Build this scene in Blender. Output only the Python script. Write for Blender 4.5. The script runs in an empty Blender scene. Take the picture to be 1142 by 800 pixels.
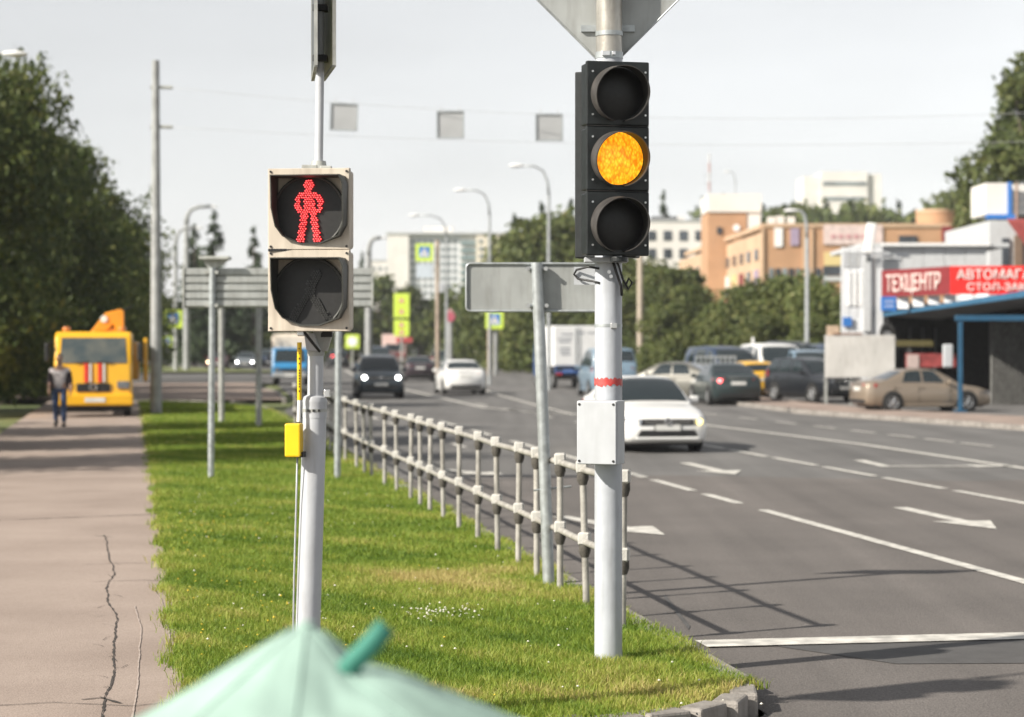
import bpy, bmesh, math, random
import numpy as np
from mathutils import Vector, Matrix

R = math.radians
S = bpy.context.scene
C = S.collection
random.seed(7)

# ---------------------------------------------------------------- camera, sky, sun, exposure
F = 2400.0                      # focal length in photo pixels (photo is 1142 x 800)
EYE = 2.1
HOR = 385.0
cam_d = bpy.data.cameras.new("camera")
cam = bpy.data.objects.new("camera", cam_d)
C.objects.link(cam)
cam.location = (0, 0, EYE)
cam.rotation_euler = (R(90) - math.atan((400 - HOR) / F), 0, 0)
cam_d.sensor_width = 36
cam_d.lens = F / 1142 * 36
cam_d.clip_start = 0.2
cam_d.clip_end = 4000
cam_d.dof.use_dof = True
cam_d.dof.focus_distance = 12.6
cam_d.dof.aperture_fstop = 2.3
S.camera = cam

SUN_EL, SUN_AZ = R(33), math.atan2(-0.857, -0.514)     # azimuth clockwise from +Y
w = bpy.data.worlds.new("World")
S.world = w
w.use_nodes = True
nt = w.node_tree
nt.nodes.clear()
sky = nt.nodes.new("ShaderNodeTexSky")
sky.sky_type = 'NISHITA'
sky.sun_disc = False
sky.sun_elevation = SUN_EL
sky.sun_rotation = SUN_AZ % (2 * math.pi)
sky.air_density = 1.0
sky.dust_density = 0.4
sky.ozone_density = 1.0
hs = nt.nodes.new("ShaderNodeHueSaturation")
hs.inputs['Saturation'].default_value = 0.12
bg = nt.nodes.new("ShaderNodeBackground")
bg.inputs['Strength'].default_value = 0.09
wo = nt.nodes.new("ShaderNodeOutputWorld")
nt.links.new(sky.outputs[0], hs.inputs['Color'])
skc = nt.nodes.new("ShaderNodeTexCoord"); skm = nt.nodes.new("ShaderNodeMapping"); skm.inputs['Scale'].default_value = (3, 3, 11)
skn = nt.nodes.new("ShaderNodeTexNoise"); skn.inputs['Scale'].default_value = 1.6; skn.inputs['Detail'].default_value = 6
skr = nt.nodes.new("ShaderNodeMapRange"); skr.inputs[1].default_value = .3; skr.inputs[2].default_value = .7; skr.inputs[3].default_value = .93; skr.inputs[4].default_value = 1.05
skv = nt.nodes.new("ShaderNodeVectorMath"); skv.operation = 'SCALE'
nt.links.new(skc.outputs['Generated'], skm.inputs[0]); nt.links.new(skm.outputs[0], skn.inputs['Vector']); nt.links.new(skn.outputs[0], skr.inputs[0])
nt.links.new(hs.outputs[0], skv.inputs[0]); nt.links.new(skr.outputs[0], skv.inputs['Scale'])
nt.links.new(skv.outputs[0], bg.inputs[0])
nt.links.new(bg.outputs[0], wo.inputs[0])

sd = bpy.data.lights.new("sun", 'SUN')
sd.energy = 5.0
sd.angle = R(1.0)
sd.color = (1.0, 0.93, 0.82)
sun = bpy.data.objects.new("sun", sd)
C.objects.link(sun)
to_sun = Vector((math.sin(SUN_AZ) * math.cos(SUN_EL), math.cos(SUN_AZ) * math.cos(SUN_EL), math.sin(SUN_EL)))
sun.rotation_euler = to_sun.to_track_quat('Z', 'Y').to_euler()

S.view_settings.view_transform = 'Standard'
S.view_settings.look = 'None'
S.view_settings.exposure = 0.72
S.view_settings.gamma = 1.0
S.cycles.max_bounces = 6
S.cycles.use_denoising = True

def X(px, d): return (px - 571) * d / F
def Z(py, d): return EYE - (py - HOR) * d / F
def D(py, z=0.0): return F * (EYE - z) / (py - HOR)
def G(px, py, z=0.0):
    d = D(py, z)
    return (X(px, d), d)

# ---------------------------------------------------------------- materials
MATS = {}
def mat(name, col, rough=0.6, metal=0.0, var=0.08, scale=8.0, bump=0.0, bscale=60.0, coat=0.0, emit=None, estr=0.0,
        col2=None, detail=4.0, trans=0.0, dirt=0.0, streak=0.0, grain=0.0):
    if name in MATS: return MATS[name]
    m = bpy.data.materials.new(name)
    m.use_nodes = True
    n, l = m.node_tree.nodes, m.node_tree.links
    b = n["Principled BSDF"]
    b.inputs['Roughness'].default_value = rough
    b.inputs['Metallic'].default_value = metal
    if coat:
        b.inputs['Coat Weight'].default_value = coat
        b.inputs['Coat Roughness'].default_value = 0.05
    tc = n.new("ShaderNodeTexCoord")
    nz = n.new("ShaderNodeTexNoise")
    nz.inputs['Scale'].default_value = scale
    nz.inputs['Detail'].default_value = detail
    l.new(tc.outputs['Object'], nz.inputs['Vector'])
    mx = n.new("ShaderNodeMix"); mx.data_type = 'RGBA'
    c2 = col2 if col2 else tuple(max(0, c * (1 - 2.2 * var)) for c in col)
    c1 = col if col2 else tuple(min(1, c * (1 + 1.2 * var)) for c in col)
    mx.inputs[6].default_value = (*c1, 1)
    mx.inputs[7].default_value = (*c2, 1)
    rp = n.new("ShaderNodeMapRange")
    rp.inputs[1].default_value = 0.3; rp.inputs[2].default_value = 0.7
    l.new(nz.outputs[0], rp.inputs[0])
    l.new(rp.outputs[0], mx.inputs[0])
    out = mx.outputs[2]
    if dirt:
        nd = n.new("ShaderNodeTexNoise"); nd.inputs['Scale'].default_value = 3.0; nd.inputs['Detail'].default_value = 8
        mp = n.new("ShaderNodeMapping"); mp.inputs['Scale'].default_value = (6, 6, 0.8)
        l.new(tc.outputs['Object'], mp.inputs[0]); l.new(mp.outputs[0], nd.inputs['Vector'])
        r2 = n.new("ShaderNodeMapRange"); r2.inputs[1].default_value = 0.48; r2.inputs[2].default_value = 0.75
        r2.inputs[4].default_value = dirt
        l.new(nd.outputs[0], r2.inputs[0])
        m2 = n.new("ShaderNodeMix"); m2.data_type = 'RGBA'
        m2.inputs[7].default_value = (col[0] * .35, col[1] * .31, col[2] * .26, 1)
        l.new(out, m2.inputs[6]); l.new(r2.outputs[0], m2.inputs[0])
        out = m2.outputs[2]
    for amt, sc_, vec in ((streak, (1.6, .045, 1), True), (grain, (1, 1, 1), False)):
        if not amt: continue
        mp = n.new("ShaderNodeMapping"); mp.inputs['Scale'].default_value = sc_
        if vec: mp.inputs['Rotation'].default_value = (0, 0, -R(9.6))
        l.new(tc.outputs['Object'], mp.inputs[0])
        ns = n.new("ShaderNodeTexNoise"); ns.inputs['Scale'].default_value = 1.0 if vec else 55.0; ns.inputs['Detail'].default_value = 4
        l.new(mp.outputs[0], ns.inputs['Vector'])
        r3 = n.new("ShaderNodeMapRange"); r3.inputs[1].default_value = .3; r3.inputs[2].default_value = .7
        r3.inputs[3].default_value = 1 - amt * .6; r3.inputs[4].default_value = 1 + amt * .5
        l.new(ns.outputs[0], r3.inputs[0])
        vm = n.new("ShaderNodeVectorMath"); vm.operation = 'SCALE'
        l.new(out, vm.inputs[0]); l.new(r3.outputs[0], vm.inputs['Scale'])
        out = vm.outputs[0]
    l.new(out, b.inputs['Base Color'])
    if bump:
        n2 = n.new("ShaderNodeTexNoise"); n2.inputs['Scale'].default_value = bscale; n2.inputs['Detail'].default_value = 6
        l.new(tc.outputs['Object'], n2.inputs['Vector'])
        bp = n.new("ShaderNodeBump"); bp.inputs['Strength'].default_value = bump; bp.inputs['Distance'].default_value = 0.02
        l.new(n2.outputs[0], bp.inputs['Height']); l.new(bp.outputs[0], b.inputs['Normal'])
    if emit:
        b.inputs['Emission Color'].default_value = (*emit, 1)
        b.inputs['Emission Strength'].default_value = estr
    if trans:
        b.inputs['Transmission Weight'].default_value = trans
    MATS[name] = m
    return m

def leaf_mat(name, cols, translucent=0.35):
    m = bpy.data.materials.new(name); m.use_nodes = True
    n, l = m.node_tree.nodes, m.node_tree.links
    n.remove(n["Principled BSDF"])
    at = n.new("ShaderNodeAttribute"); at.attribute_name = "tint"
    oi = n.new("ShaderNodeObjectInfo")
    cr = n.new("ShaderNodeValToRGB")
    cr.color_ramp.elements[0].color = (*cols[0], 1)
    cr.color_ramp.elements[1].color = (*cols[-1], 1)
    for i, c in enumerate(cols[1:-1]):
        e = cr.color_ramp.elements.new((i + 1) / (len(cols) - 1)); e.color = (*c, 1)
    l.new(at.outputs['Fac'], cr.inputs[0])
    hv = n.new("ShaderNodeHueSaturation")
    mr = n.new("ShaderNodeMapRange"); mr.inputs[3].default_value = 0.8; mr.inputs[4].default_value = 1.2
    l.new(oi.outputs['Random'], mr.inputs[0]); l.new(mr.outputs[0], hv.inputs['Value'])
    l.new(cr.outputs[0], hv.inputs['Color'])
    df = n.new("ShaderNodeBsdfDiffuse"); tr = n.new("ShaderNodeBsdfTranslucent")
    gl = n.new("ShaderNodeBsdfGlossy"); gl.inputs['Roughness'].default_value = 0.6
    gl.inputs['Color'].default_value = (0.9, 0.95, 0.9, 1)
    m1 = n.new("ShaderNodeMixShader"); m1.inputs[0].default_value = translucent
    m2 = n.new("ShaderNodeMixShader"); m2.inputs[0].default_value = 0.02
    l.new(hv.outputs[0], df.inputs[0]); l.new(hv.outputs[0], tr.inputs[0])
    l.new(df.outputs[0], m1.inputs[1]); l.new(tr.outputs[0], m1.inputs[2])
    l.new(m1.outputs[0], m2.inputs[1]); l.new(gl.outputs[0], m2.inputs[2])
    l.new(m2.outputs[0], n["Material Output"].inputs[0])
    MATS[name] = m
    return m

galv = mat("galvanised_steel", (0.43, 0.46, 0.47), 0.42, 0.55, var=0.12, scale=14, bump=0.04, dirt=0.3)
galv_rough = mat("weathered_galvanised", (0.40, 0.41, 0.39), 0.6, 0.25, var=0.15, scale=9, bump=0.08, dirt=0.5)
pole_paint = mat("pale_grey_paint", (0.45, 0.47, 0.50), 0.42, 0.0, var=0.05, scale=5, bump=0.06, bscale=30, dirt=0.38)
pole_paint2 = mat("pale_blue_grey_paint", (0.43, 0.455, 0.495), 0.4, 0.0, var=0.05, scale=5, bump=0.06, bscale=30, dirt=0.3)
plate_back = mat("sign_back_grey", (0.36, 0.375, 0.37), 0.55, 0.3, var=0.08, scale=4, dirt=0.35)
white_box = mat("light_grey_plastic", (0.43, 0.45, 0.475), 0.45, var=0.03, dirt=0.12)
black_poly = mat("black_polycarbonate", (0.011, 0.014, 0.015), 0.42, var=0.2, scale=20, dirt=0.2)
visor_in = mat("matte_black_visor", (0.03, 0.029, 0.028), 0.6, var=0.15)
visor_out = mat("dusty_black_visor", (0.055, 0.05, 0.047), 0.55, var=0.25, scale=12)
lens_dark = mat("dark_lens", (0.012, 0.012, 0.012), 0.5, var=0.15, scale=40)
cream = mat("cream_polycarbonate", (0.52, 0.46, 0.38), 0.5, var=0.07, scale=6, dirt=0.45)
screw_m = mat("zinc_screw", (0.7, 0.7, 0.7), 0.3, 0.9, var=0.1)
rubber = mat("tyre_rubber", (0.018, 0.018, 0.018), 0.85, var=0.2)
rim_m = mat("alloy_rim", (0.55, 0.56, 0.57), 0.3, 0.8, var=0.1)
black_trim = mat("black_trim", (0.015, 0.015, 0.016), 0.5, var=0.2)
chrome = mat("chrome", (0.75, 0.75, 0.76), 0.12, 1.0, var=0.03)
glass_m = mat("car_glass", (0.018, 0.026, 0.030), 0.06, var=0.1, coat=0.6)
head_m = mat("headlight_glass", (0.24, 0.26, 0.29), 0.12, 0.5, var=0.2, scale=20, coat=0.8)
tail_m = mat("tail_light_red", (0.35, 0.02, 0.018), 0.2, var=0.2, scale=20, coat=0.8)
tail_on = mat("lit_brake_light", (0.5, 0.05, 0.05), 0.2, emit=(1.0, 0.12, 0.12), estr=5)
head_on = mat("lit_headlight", (0.9, 0.9, 0.9), 0.2, emit=(1.0, 0.97, 0.92), estr=14)
head_warm = mat("lit_warm_headlight", (0.9, 0.8, 0.5), 0.2, emit=(1.0, 0.78, 0.42), estr=9)
head_amber = mat("lit_daytime_lamp", (0.9, 0.8, 0.4), 0.2, emit=(1.0, 0.75, 0.22), estr=1.5)
plate_m = mat("number_plate", (0.62, 0.62, 0.6), 0.5, var=0.05)
asphalt = mat("road_asphalt", (0.128, 0.124, 0.121), 0.85, var=0.10, scale=0.35, bump=0.35, bscale=90, detail=10, streak=0.35)
asphalt_brown = mat("brown_asphalt", (0.140, 0.126, 0.118), 0.88, col2=(0.106, 0.096, 0.090), scale=0.5, bump=0.5, bscale=70, detail=12, streak=0.35, grain=0.5)
patch_m = mat("dark_asphalt_patch", (0.075, 0.073, 0.073), 0.85, var=0.1, scale=4, bump=0.3, bscale=90)
walk_m = mat("pinkish_asphalt_path", (0.345, 0.278, 0.238), 0.9, col2=(0.262, 0.206, 0.174), scale=0.7, bump=0.3, bscale=80, detail=10, grain=0.22, dirt=0.16)
pave_m = mat("brown_paving", (0.29, 0.225, 0.19), 0.9, var=0.12, scale=1.2, bump=0.3)
kerb_m = mat("concrete_kerb", (0.27, 0.25, 0.23), 0.9, var=0.15, scale=5, bump=0.4, bscale=50, dirt=0.4)
paint_m = mat("road_paint", (0.68, 0.66, 0.61), 0.75, col2=(0.33, 0.32, 0.30), scale=7, bump=0.15, detail=9)
crack_m = mat("crack_dark", (0.05, 0.042, 0.036), 0.95, var=0.2)
soil_m = mat("lawn_soil", (0.085, 0.12, 0.03), 0.95, col2=(0.13, 0.14, 0.045), scale=2.2, bump=0.4, bscale=40, detail=8)
verge_m = mat("dry_verge", (0.16, 0.17, 0.06), 0.95, col2=(0.09, 0.12, 0.035), scale=0.15, bump=0.3, detail=8)
bark_m = mat("bark", (0.09, 0.07, 0.055), 0.95, var=0.25, scale=6, bump=0.6, bscale=20)
concrete = mat("grey_concrete", (0.34, 0.35, 0.35), 0.85, var=0.12, scale=3, bump=0.2, dirt=0.4)
steel_lamp = mat("lamp_post_steel", (0.38, 0.40, 0.41), 0.5, 0.3, var=0.1)
lamp_white = mat("lamp_head_white", (0.78, 0.78, 0.78), 0.4, var=0.05)
lime_m = mat("fluorescent_lime", (0.56, 0.72, 0.08), 0.5, var=0.05)
sign_blue = mat("sign_blue", (0.03, 0.16, 0.48), 0.5, var=0.05)
sign_white = mat("sign_white", (0.78, 0.78, 0.78), 0.5, var=0.04)
black_m = mat("black_paint", (0.015, 0.015, 0.015), 0.5, var=0.1)
leaf_dark = leaf_mat("dark_leaves", [(0.03, 0.05, 0.013), (0.065, 0.092, 0.022), (0.12, 0.14, 0.034), (0.19, 0.18, 0.055)])
leaf_mid = leaf_mat("green_leaves", [(0.055, 0.08, 0.024), (0.10, 0.128, 0.036), (0.155, 0.172, 0.052), (0.22, 0.20, 0.075)])
leaf_spruce = leaf_mat("spruce_needles", [(0.03, 0.05, 0.026), (0.06, 0.085, 0.042), (0.09, 0.115, 0.058)], 0.15)
grass_m = leaf_mat("grass_blades", [(0.07, 0.135, 0.012), (0.165, 0.25, 0.025), (0.30, 0.345, 0.055), (0.47, 0.39, 0.15)], 0.4)

# ---------------------------------------------------------------- mesh helpers
class MB:
    def __init__(s): s.v = []; s.f = []
    def add(s, vs, fs):
        o = len(s.v); s.v += [tuple(v) for v in vs]; s.f += [tuple(i + o for i in f) for f in fs]; return s
    def box(s, c, size, rz=0, rx=0, ry=0):
        sx, sy, sz = (q / 2 for q in size)
        M = Matrix.Rotation(rz, 3, 'Z') @ Matrix.Rotation(ry, 3, 'Y') @ Matrix.Rotation(rx, 3, 'X')
        vs = [M @ Vector((a * sx, b * sy, e * sz)) + Vector(c) for e in (-1, 1) for b in (-1, 1) for a in (-1, 1)]
        return s.add(vs, [(0, 2, 3, 1), (4, 5, 7, 6), (0, 1, 5, 4), (2, 6, 7, 3), (0, 4, 6, 2), (1, 3, 7, 5)])
    def tube(s, pts, r, n=12, cap=True):
        pts = [Vector(p) for p in pts]
        rs = r if isinstance(r, (list, tuple)) else [r] * len(pts)
        rings = []; vs = []
        up = None
        for i, p in enumerate(pts):
            t = (pts[min(i + 1, len(pts) - 1)] - pts[max(i - 1, 0)])
            if t.length < 1e-9: t = Vector((0, 0, 1))
            t.normalize()
            if up is None:
                up = Vector((0, 0, 1)) if abs(t.z) < 0.9 else Vector((0, 1, 0))
            a = t.cross(up)
            if a.length < 1e-6: a = t.cross(Vector((1, 0, 0)))
            a.normalize(); b = a.cross(t).normalized(); up = b
            rings.append(len(vs))
            for k in range(n):
                th = 2 * math.pi * k / n
                vs.append(p + (a * math.cos(th) + b * math.sin(th)) * rs[i])
        fs = []
        for i in range(len(pts) - 1):
            for k in range(n):
                fs.append((rings[i] + k, rings[i] + (k + 1) % n, rings[i + 1] + (k + 1) % n, rings[i + 1] + k))
        if cap:
            fs.append(tuple(rings[0] + k for k in range(n))[::-1])
            fs.append(tuple(rings[-1] + k for k in range(n)))
        return s.add(vs, fs)
    def prism(s, poly, axis_vec, M=None):
        """poly: 3d points; extruded along axis_vec"""
        a = Vector(axis_vec); n = len(poly)
        vs = [Vector(p) for p in poly] + [Vector(p) + a for p in poly]
        fs = [tuple(range(n))[::-1], tuple(range(n, 2 * n))] + [(i, (i + 1) % n, n + (i + 1) % n, n + i) for i in range(n)]
        return s.add(vs, fs)
    def disc(s, c, r, normal, th=0.01, n=20):
        nv = Vector(normal).normalized() * th
        return s.tube([Vector(c), Vector(c) + nv], r, n)
    def grid(s, rows, close=False):
        """rows: list of equal-length point lists"""
        nr, nc = len(rows), len(rows[0])
        vs = [p for r_ in rows for p in r_]
        fs = []
        for i in range(nr - 1):
            for j in range(nc - (0 if close else 1)):
                k = (j + 1) % nc
                fs.append((i * nc + j, i * nc + k, (i + 1) * nc + k, (i + 1) * nc + j))
        return s.add(vs, fs)
    def xf(s, M):
        s.v = [tuple(M @ Vector(v)) for v in s.v]; return s
    def build(s, name, m, parent=None, smooth=None, bevel=0.0, seg=2, label=None, loc=None, recalc=True):
        me = bpy.data.meshes.new(name)
        me.from_pydata(s.v, [], s.f)
        if recalc:
            bm = bmesh.new(); bm.from_mesh(me)
            bmesh.ops.recalc_face_normals(bm, faces=bm.faces[:])
            bm.to_mesh(me); bm.free()
        me.materials.append(m)
        if smooth is not None:
            me.polygons.foreach_set("use_smooth", [True] * len(me.polygons))
            if smooth < 180: me.set_sharp_from_angle(angle=R(smooth))
        me.update()
        o = bpy.data.objects.new(name, me)
        C.objects.link(o)
        if parent is not None: o.parent = parent
        if loc is not None: o.location = loc
        if label: o['label'] = label
        if bevel:
            bv = o.modifiers.new("bevel", 'BEVEL'); bv.width = bevel; bv.segments = seg; bv.limit_method = 'ANGLE'; bv.angle_limit = R(40)
        return o

def thing(name, label, cat, loc=(0, 0, 0), rz=0.0, group=None):
    o = bpy.data.objects.new(name, None); C.objects.link(o)
    o.empty_display_size = 0.2
    o.location = loc; o.rotation_euler = (0, 0, rz)
    o['label'] = label; o['category'] = cat
    if group: o['group'] = group
    return o
def struct(o, kind='structure'):
    o['kind'] = kind; return o
def empty_struct(name):
    o = bpy.data.objects.new(name, None); C.objects.link(o); o['kind'] = 'structure'; return o
KIDS = {}
def copy_tree(o, parent=None):
    kids = list(o.children)
    c = o.copy(); C.objects.link(c)
    if parent is not None: c.parent = parent
    for k in kids: copy_tree(k, c)
    return c
def dup_mesh(src, parent, loc, rz=0, scale=None):
    c = src.copy(); C.objects.link(c); c.parent = parent; c.location = loc; c.rotation_euler = (0, 0, rz)
    if scale: c.scale = scale
    return c
def heading(hx, hy): return math.atan2(hx, -hy)
def text_obj(body, h, m, name, parent, M, sx=1.0, depth=0.01):
    """flat lettering of cap height h, left edge at origin, in the local XZ plane facing -Y"""
    cu = bpy.data.curves.new(name, 'FONT'); cu.body = body; cu.size = h / 0.72; cu.extrude = depth / 2
    cu.resolution_u = 2
    t = bpy.data.objects.new(name, cu); C.objects.link(t)
    dg = bpy.context.evaluated_depsgraph_get()
    me = bpy.data.meshes.new_from_object(t.evaluated_get(dg))
    bpy.data.objects.remove(t)
    me.name = name
    me.transform(M @ Matrix.Rotation(R(90), 4, 'X') @ Matrix.Diagonal((sx, 1, 1, 1)))
    me.materials.clear(); me.materials.append(m)
    o = bpy.data.objects.new(name, me); C.objects.link(o); o.parent = parent
    return o
def poly_sheet(name, pts, z, m, parent=None, kind='structure', thick=0.0):
    mb = MB()
    if thick: mb.prism([(x, y, z - thick) for x, y in pts], (0, 0, thick))
    else: mb.add([(x, y, z) for x, y in pts], [tuple(range(len(pts)))])
    o = mb.build(name, m, parent)
    if parent is None and kind: o['kind'] = kind
    return o
# ---------------------------------------------------------------- ground, road, kerbs
def kerb_x(d): return 0.62 - 0.165 * (d - 17.7)
def fence_x(d): return 0.35 - 0.168 * (d - 17.7)
def walk_x(d): return -1.95 - 0.176 * (d - 12.8)
LAWN = 0.10

poly_sheet("ground", [(-2500, -300), (2500, -300), (2500, 3200), (-2500, 3200)], -0.06, verge_m)
road_pts = [(1.5, 12.6), (1.42, 12.15), (1.2, 11.7), (0.85, 11.4), (0.3, 11.2), (-1.5, 11.0), (-14, 13), (-14, -30), (60, -30), (60, 36), (25, 40), (16.2, 42),
            (12.6, 53), (8.97, 65.5), (8.0, 74), (5.9, 100), (3.2, 150), (-2.1, 194), (-12, 260), (-40, 330), (-90, 420),
            (-130, 420), (-75, 300), (-45, 200), (-60, 172), (-60, 118), (-13, 118), (-8.0, 80), (-7.2, 68)]
road = poly_sheet("road", road_pts, 0.0, asphalt)
poly_sheet("brown_asphalt", [(1.45, 12.2), (0.9, 11.3), (0.3, 11.1), (-14, 12.9), (-14, -20), (40, -20), (40, 33), (14, 35), (7, 33.2), (2.6, 34.6), (-1.9, 33.6), (kerb_x(33), 33), (kerb_x(20), 20)], 0.004, asphalt_brown, road, None)
poly_sheet("asphalt_patch", [G(865, 722), G(1010, 713), G(1400, 708), G(1420, 740), G(1000, 742)], 0.008, patch_m, road, None)
poly_sheet("asphalt_patch", [G(740, 668), G(742, 664), G(770, 700), G(768, 704)], 0.008, patch_m, road, None)

def line(pts, w_, name="lane_line", z=0.012):
    """a painted stripe of real width along ground points"""
    pts = [Vector((p[0], p[1], 0)) for p in pts]
    L, Rr = [], []
    for i, p in enumerate(pts):
        t = (pts[min(i + 1, len(pts) - 1)] - pts[max(i - 1, 0)]).normalized()
        nrm = Vector((-t.y, t.x, 0)) * w_ / 2
        L.append((p.x + nrm.x, p.y + nrm.y, z)); Rr.append((p.x - nrm.x, p.y - nrm.y, z))
    return MB().grid([L, Rr]).build(name, paint_m, road)
def on(p, q, d):
    t = (d - p[1]) / (q[1] - p[1]); return (p[0] + t * (q[0] - p[0]), d)
A0, A1 = G(852, 570), G(1142, 650)
line([on(A0, A1, 27.3), on(A0, A1, 15.4)], 0.15, "lane_line")
for a_ in [(30.2, 28.4), (33.4, 30.9), (36.6, 34.0), (41, 38), (47, 44), (53, 50), (59, 56)]:
    line([on(A0, A1, a_[0]), on(A0, A1, a_[1])], 0.15, "lane_dash")
C0, C1 = G(785, 497), G(1142, 562)
dd = 46.0
for k in range(14):
    L_ = 2.6
    line([on(C0, C1, dd), on(C0, C1, dd - L_)], 0.15, "lane_dash"); dd -= L_ + 0.42
dd = 50.0
for k in range(5):
    line([on(C0, C1, dd), on(C0, C1, dd + 2.6)], 0.15, "lane_dash"); dd += 6
Bp = [(17.0, -10), (12.2, 16), G(1142, 523), G(960, 496), G(775, 473), G(700, 467), G(640, 462), G(590, 460), G(540, 455), G(500, 446), G(449, 434), (-9, 130), (-14, 180)]
line(Bp, 0.2, "centre_line")
line([G(640, 463), G(600, 453), G(560, 442), G(535, 434)], 0.15, "lane_line", 0.016)
for x0 in (655, 690, 726): pass
far_lane = [G(790, 462), G(860, 468), G(940, 478), G(1010, 488), G(1080, 496), G(1140, 503)]
for i in range(8):
    x = 800 + i * 44; y = 463 + i * 5.1
    g = G(x, y); line([g, (g[0] - 0.2 * 1.6, g[1] + 1.6)], 0.14, "lane_dash")
for i in range(9):
    g = (fence_x(44 + 4.2 * i) + 3.1, 44 + 4.2 * i); line([g, (g[0] - 0.17 * 1.7, g[1] + 1.7)], 0.14, "lane_dash")
line([G(782, 720.5), G(1142, 711.5), G(1500, 703)], 0.33, "stop_line", 0.016)
line([G(812, 697), G(925, 690)], 0.05, "x") if False else None

def arrow(p, q, w_, head=True, side=None):
    """painted arrow from p (far) to q (tip, near); side=+1/-1 turns at the end"""
    p, q = Vector((*p, 0)), Vector((*q, 0))
    t = (q - p).normalized(); n_ = Vector((-t.y, t.x, 0)); z = Vector((0, 0, 0.012))
    hl = min(1.1, (q - p).length * 0.42); sh = w_ / 2
    b_ = q - t * hl
    pts = [p + n_ * sh, b_ + n_ * sh, b_ + n_ * sh * 3.6, q, b_ - n_ * sh * 3.6, b_ - n_ * sh, p - n_ * sh] if head else [p + n_ * sh, q + n_ * sh, q - n_ * sh, p - n_ * sh]
    if side:
        bend = p + t * (q - p).length * 0.6; u = n_ * side
        pts = [p - u * sh, p + u * sh, bend - t * sh + u * sh, bend - t * sh + u * 1.5, bend - t * 3.2 * sh + u * 1.5, bend + u * 2.35, bend + t * 3.2 * sh + u * 1.5, bend + t * sh + u * 1.5, bend + t * sh - u * sh]
    mb = MB(); mb.add([v + z for v in pts], [tuple(range(len(pts)))])
    return mb.build("lane_arrow", paint_m, road)
arrow(G(1004, 567), G(1112, 591), 0.2)
arrow(G(625, 577), G(742, 598), 0.22)
arrow(G(764, 517), G(820, 530), 0.22)
arrow(G(958, 514), G(1010, 526), 0.22, side=1)
arrow(G(488, 524), G(562, 531), 0.25)

# kerb stones round the lawn
kerb = empty_struct("kerb")
def along(pts, step):
    out = []; acc = 0.0
    P_ = [Vector((a, b, 0)) for a, b in pts]
    pos = 0.0
    for a, b in zip(P_[:-1], P_[1:]):
        L_ = (b - a).length; t = (b - a) / L_
        while pos < L_:
            out.append((a + t * pos, t)); pos += step
        pos -= L_
    return out
def lay_kerb(pts, step, w_=0.16, top=0.125, mesh=None):
    st = MB().box((0, 0, 0), (step - 0.02, w_, 0.3)).build("kerb_stone", kerb_m, kerb, bevel=0.018)
    first = True
    for p, t in along(pts, step):
        o = st if first else st.copy()
        if not first: C.objects.link(o); o.parent = kerb
        first = False
        c = p + t * step / 2
        o.location = (c.x, c.y, top - 0.15 + random.uniform(-.003, .003))
        o.rotation_euler = (random.uniform(-.01, .01), random.uniform(-.006, .006), math.atan2(t.y, t.x) + random.uniform(-.008, .008))
kp = [(kerb_x(d) - 0.07, d) for d in (12.8, 20, 30, 40, 55, 66)] + [(-8.3, 71), (-9.6, 75), (-11.5, 77), (-14, 77.6)]
lay_kerb(kp, 1.0)
lay_kerb([(kerb_x(12.8) - .07, 12.79), (1.33, 12.4), (1.22, 12.05), (1.0, 11.75), (0.68, 11.55), (0.2, 11.40), (-0.6, 11.24), (-2.0, 11.07), (-3, 11.0)], 0.3)
lay_kerb([(-8.4, 79.3), (-10, 92), (-12.3, 104), (-13.6, 117)], 1.5)
lay_kerb([(16.2, 42), (12.55, 53.1), (8.92, 65.6), (7.95, 74), (5.85, 100)], 1.5)

# lawn, path, pavements
ds = [11.45, 11.6, 11.9, 12.4, 13, 15, 17, 20, 25, 30, 40, 55, 66]
lawn_r = [(0.2, 11.45), (0.8, 11.66), (1.1, 11.92), (1.27, 12.25)] + [(kerb_x(d) - 0.15, d) for d in (12.6, 20, 30, 40, 55, 66)] + [(-8.4, 70.8), (-9.7, 74.8), (-11.6, 76.8), (-14, 77.4)]
lawn_l = [(walk_x(d) + .02 + .045 * math.sin(d * 3.1) + .02 * math.sin(d * 7.7 + 1) + random.uniform(-.012, .012), d) for d in [78 - k * .5 for k in range(76)] + [40 - k * .18 for k in range(152)]] + [(-1.9, 11.4)]
struct(poly_sheet("lawn_soil", lawn_r + lawn_l, LAWN, soil_m))
walk = poly_sheet("pavement_path", [(walk_x(d), d) for d in (4, 11, 20, 40, 60, 80)] + [(walk_x(d) - 3.35, d) for d in (80, 60, 40, 20, 11, 4)], LAWN - 0.012, walk_m)
poly_sheet("paved_apron", [(-8.5, 79.3), (-10.1, 92), (-12.4, 104), (-13.7, 117), (-50, 117), (-50, 79), (-14, 79)], LAWN, pave_m)
poly_sheet("far_verge", [(-15.5, 160), (-30, 160), (-60, 172), (-90, 300), (-60, 300), (-32, 200)], 0.12, verge_m)
poly_sheet("brown_pavement", [(16.3, 42), (12.7, 53), (9.05, 65.6), (8.1, 74), (6.0, 100), (7.6, 100), (10.3, 74), (11.6, 66), (16, 56), (30, 54), (60, 50), (60, 36.5), (25, 40.5)], 0.12, pave_m)
poly_sheet("parking_lot", [(7.7, 100), (10.3, 74.2), (11.6, 66.2), (16, 56.2), (60, 54), (60, 140), (12, 140), (5, 150)], 0.06, asphalt)
poly_sheet("dry_grass_verge", [(6.0, 101), (3.4, 150), (-1.9, 194), (-10, 255), (12, 255), (12, 141), (7.6, 101)], 0.05, verge_m)

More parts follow.
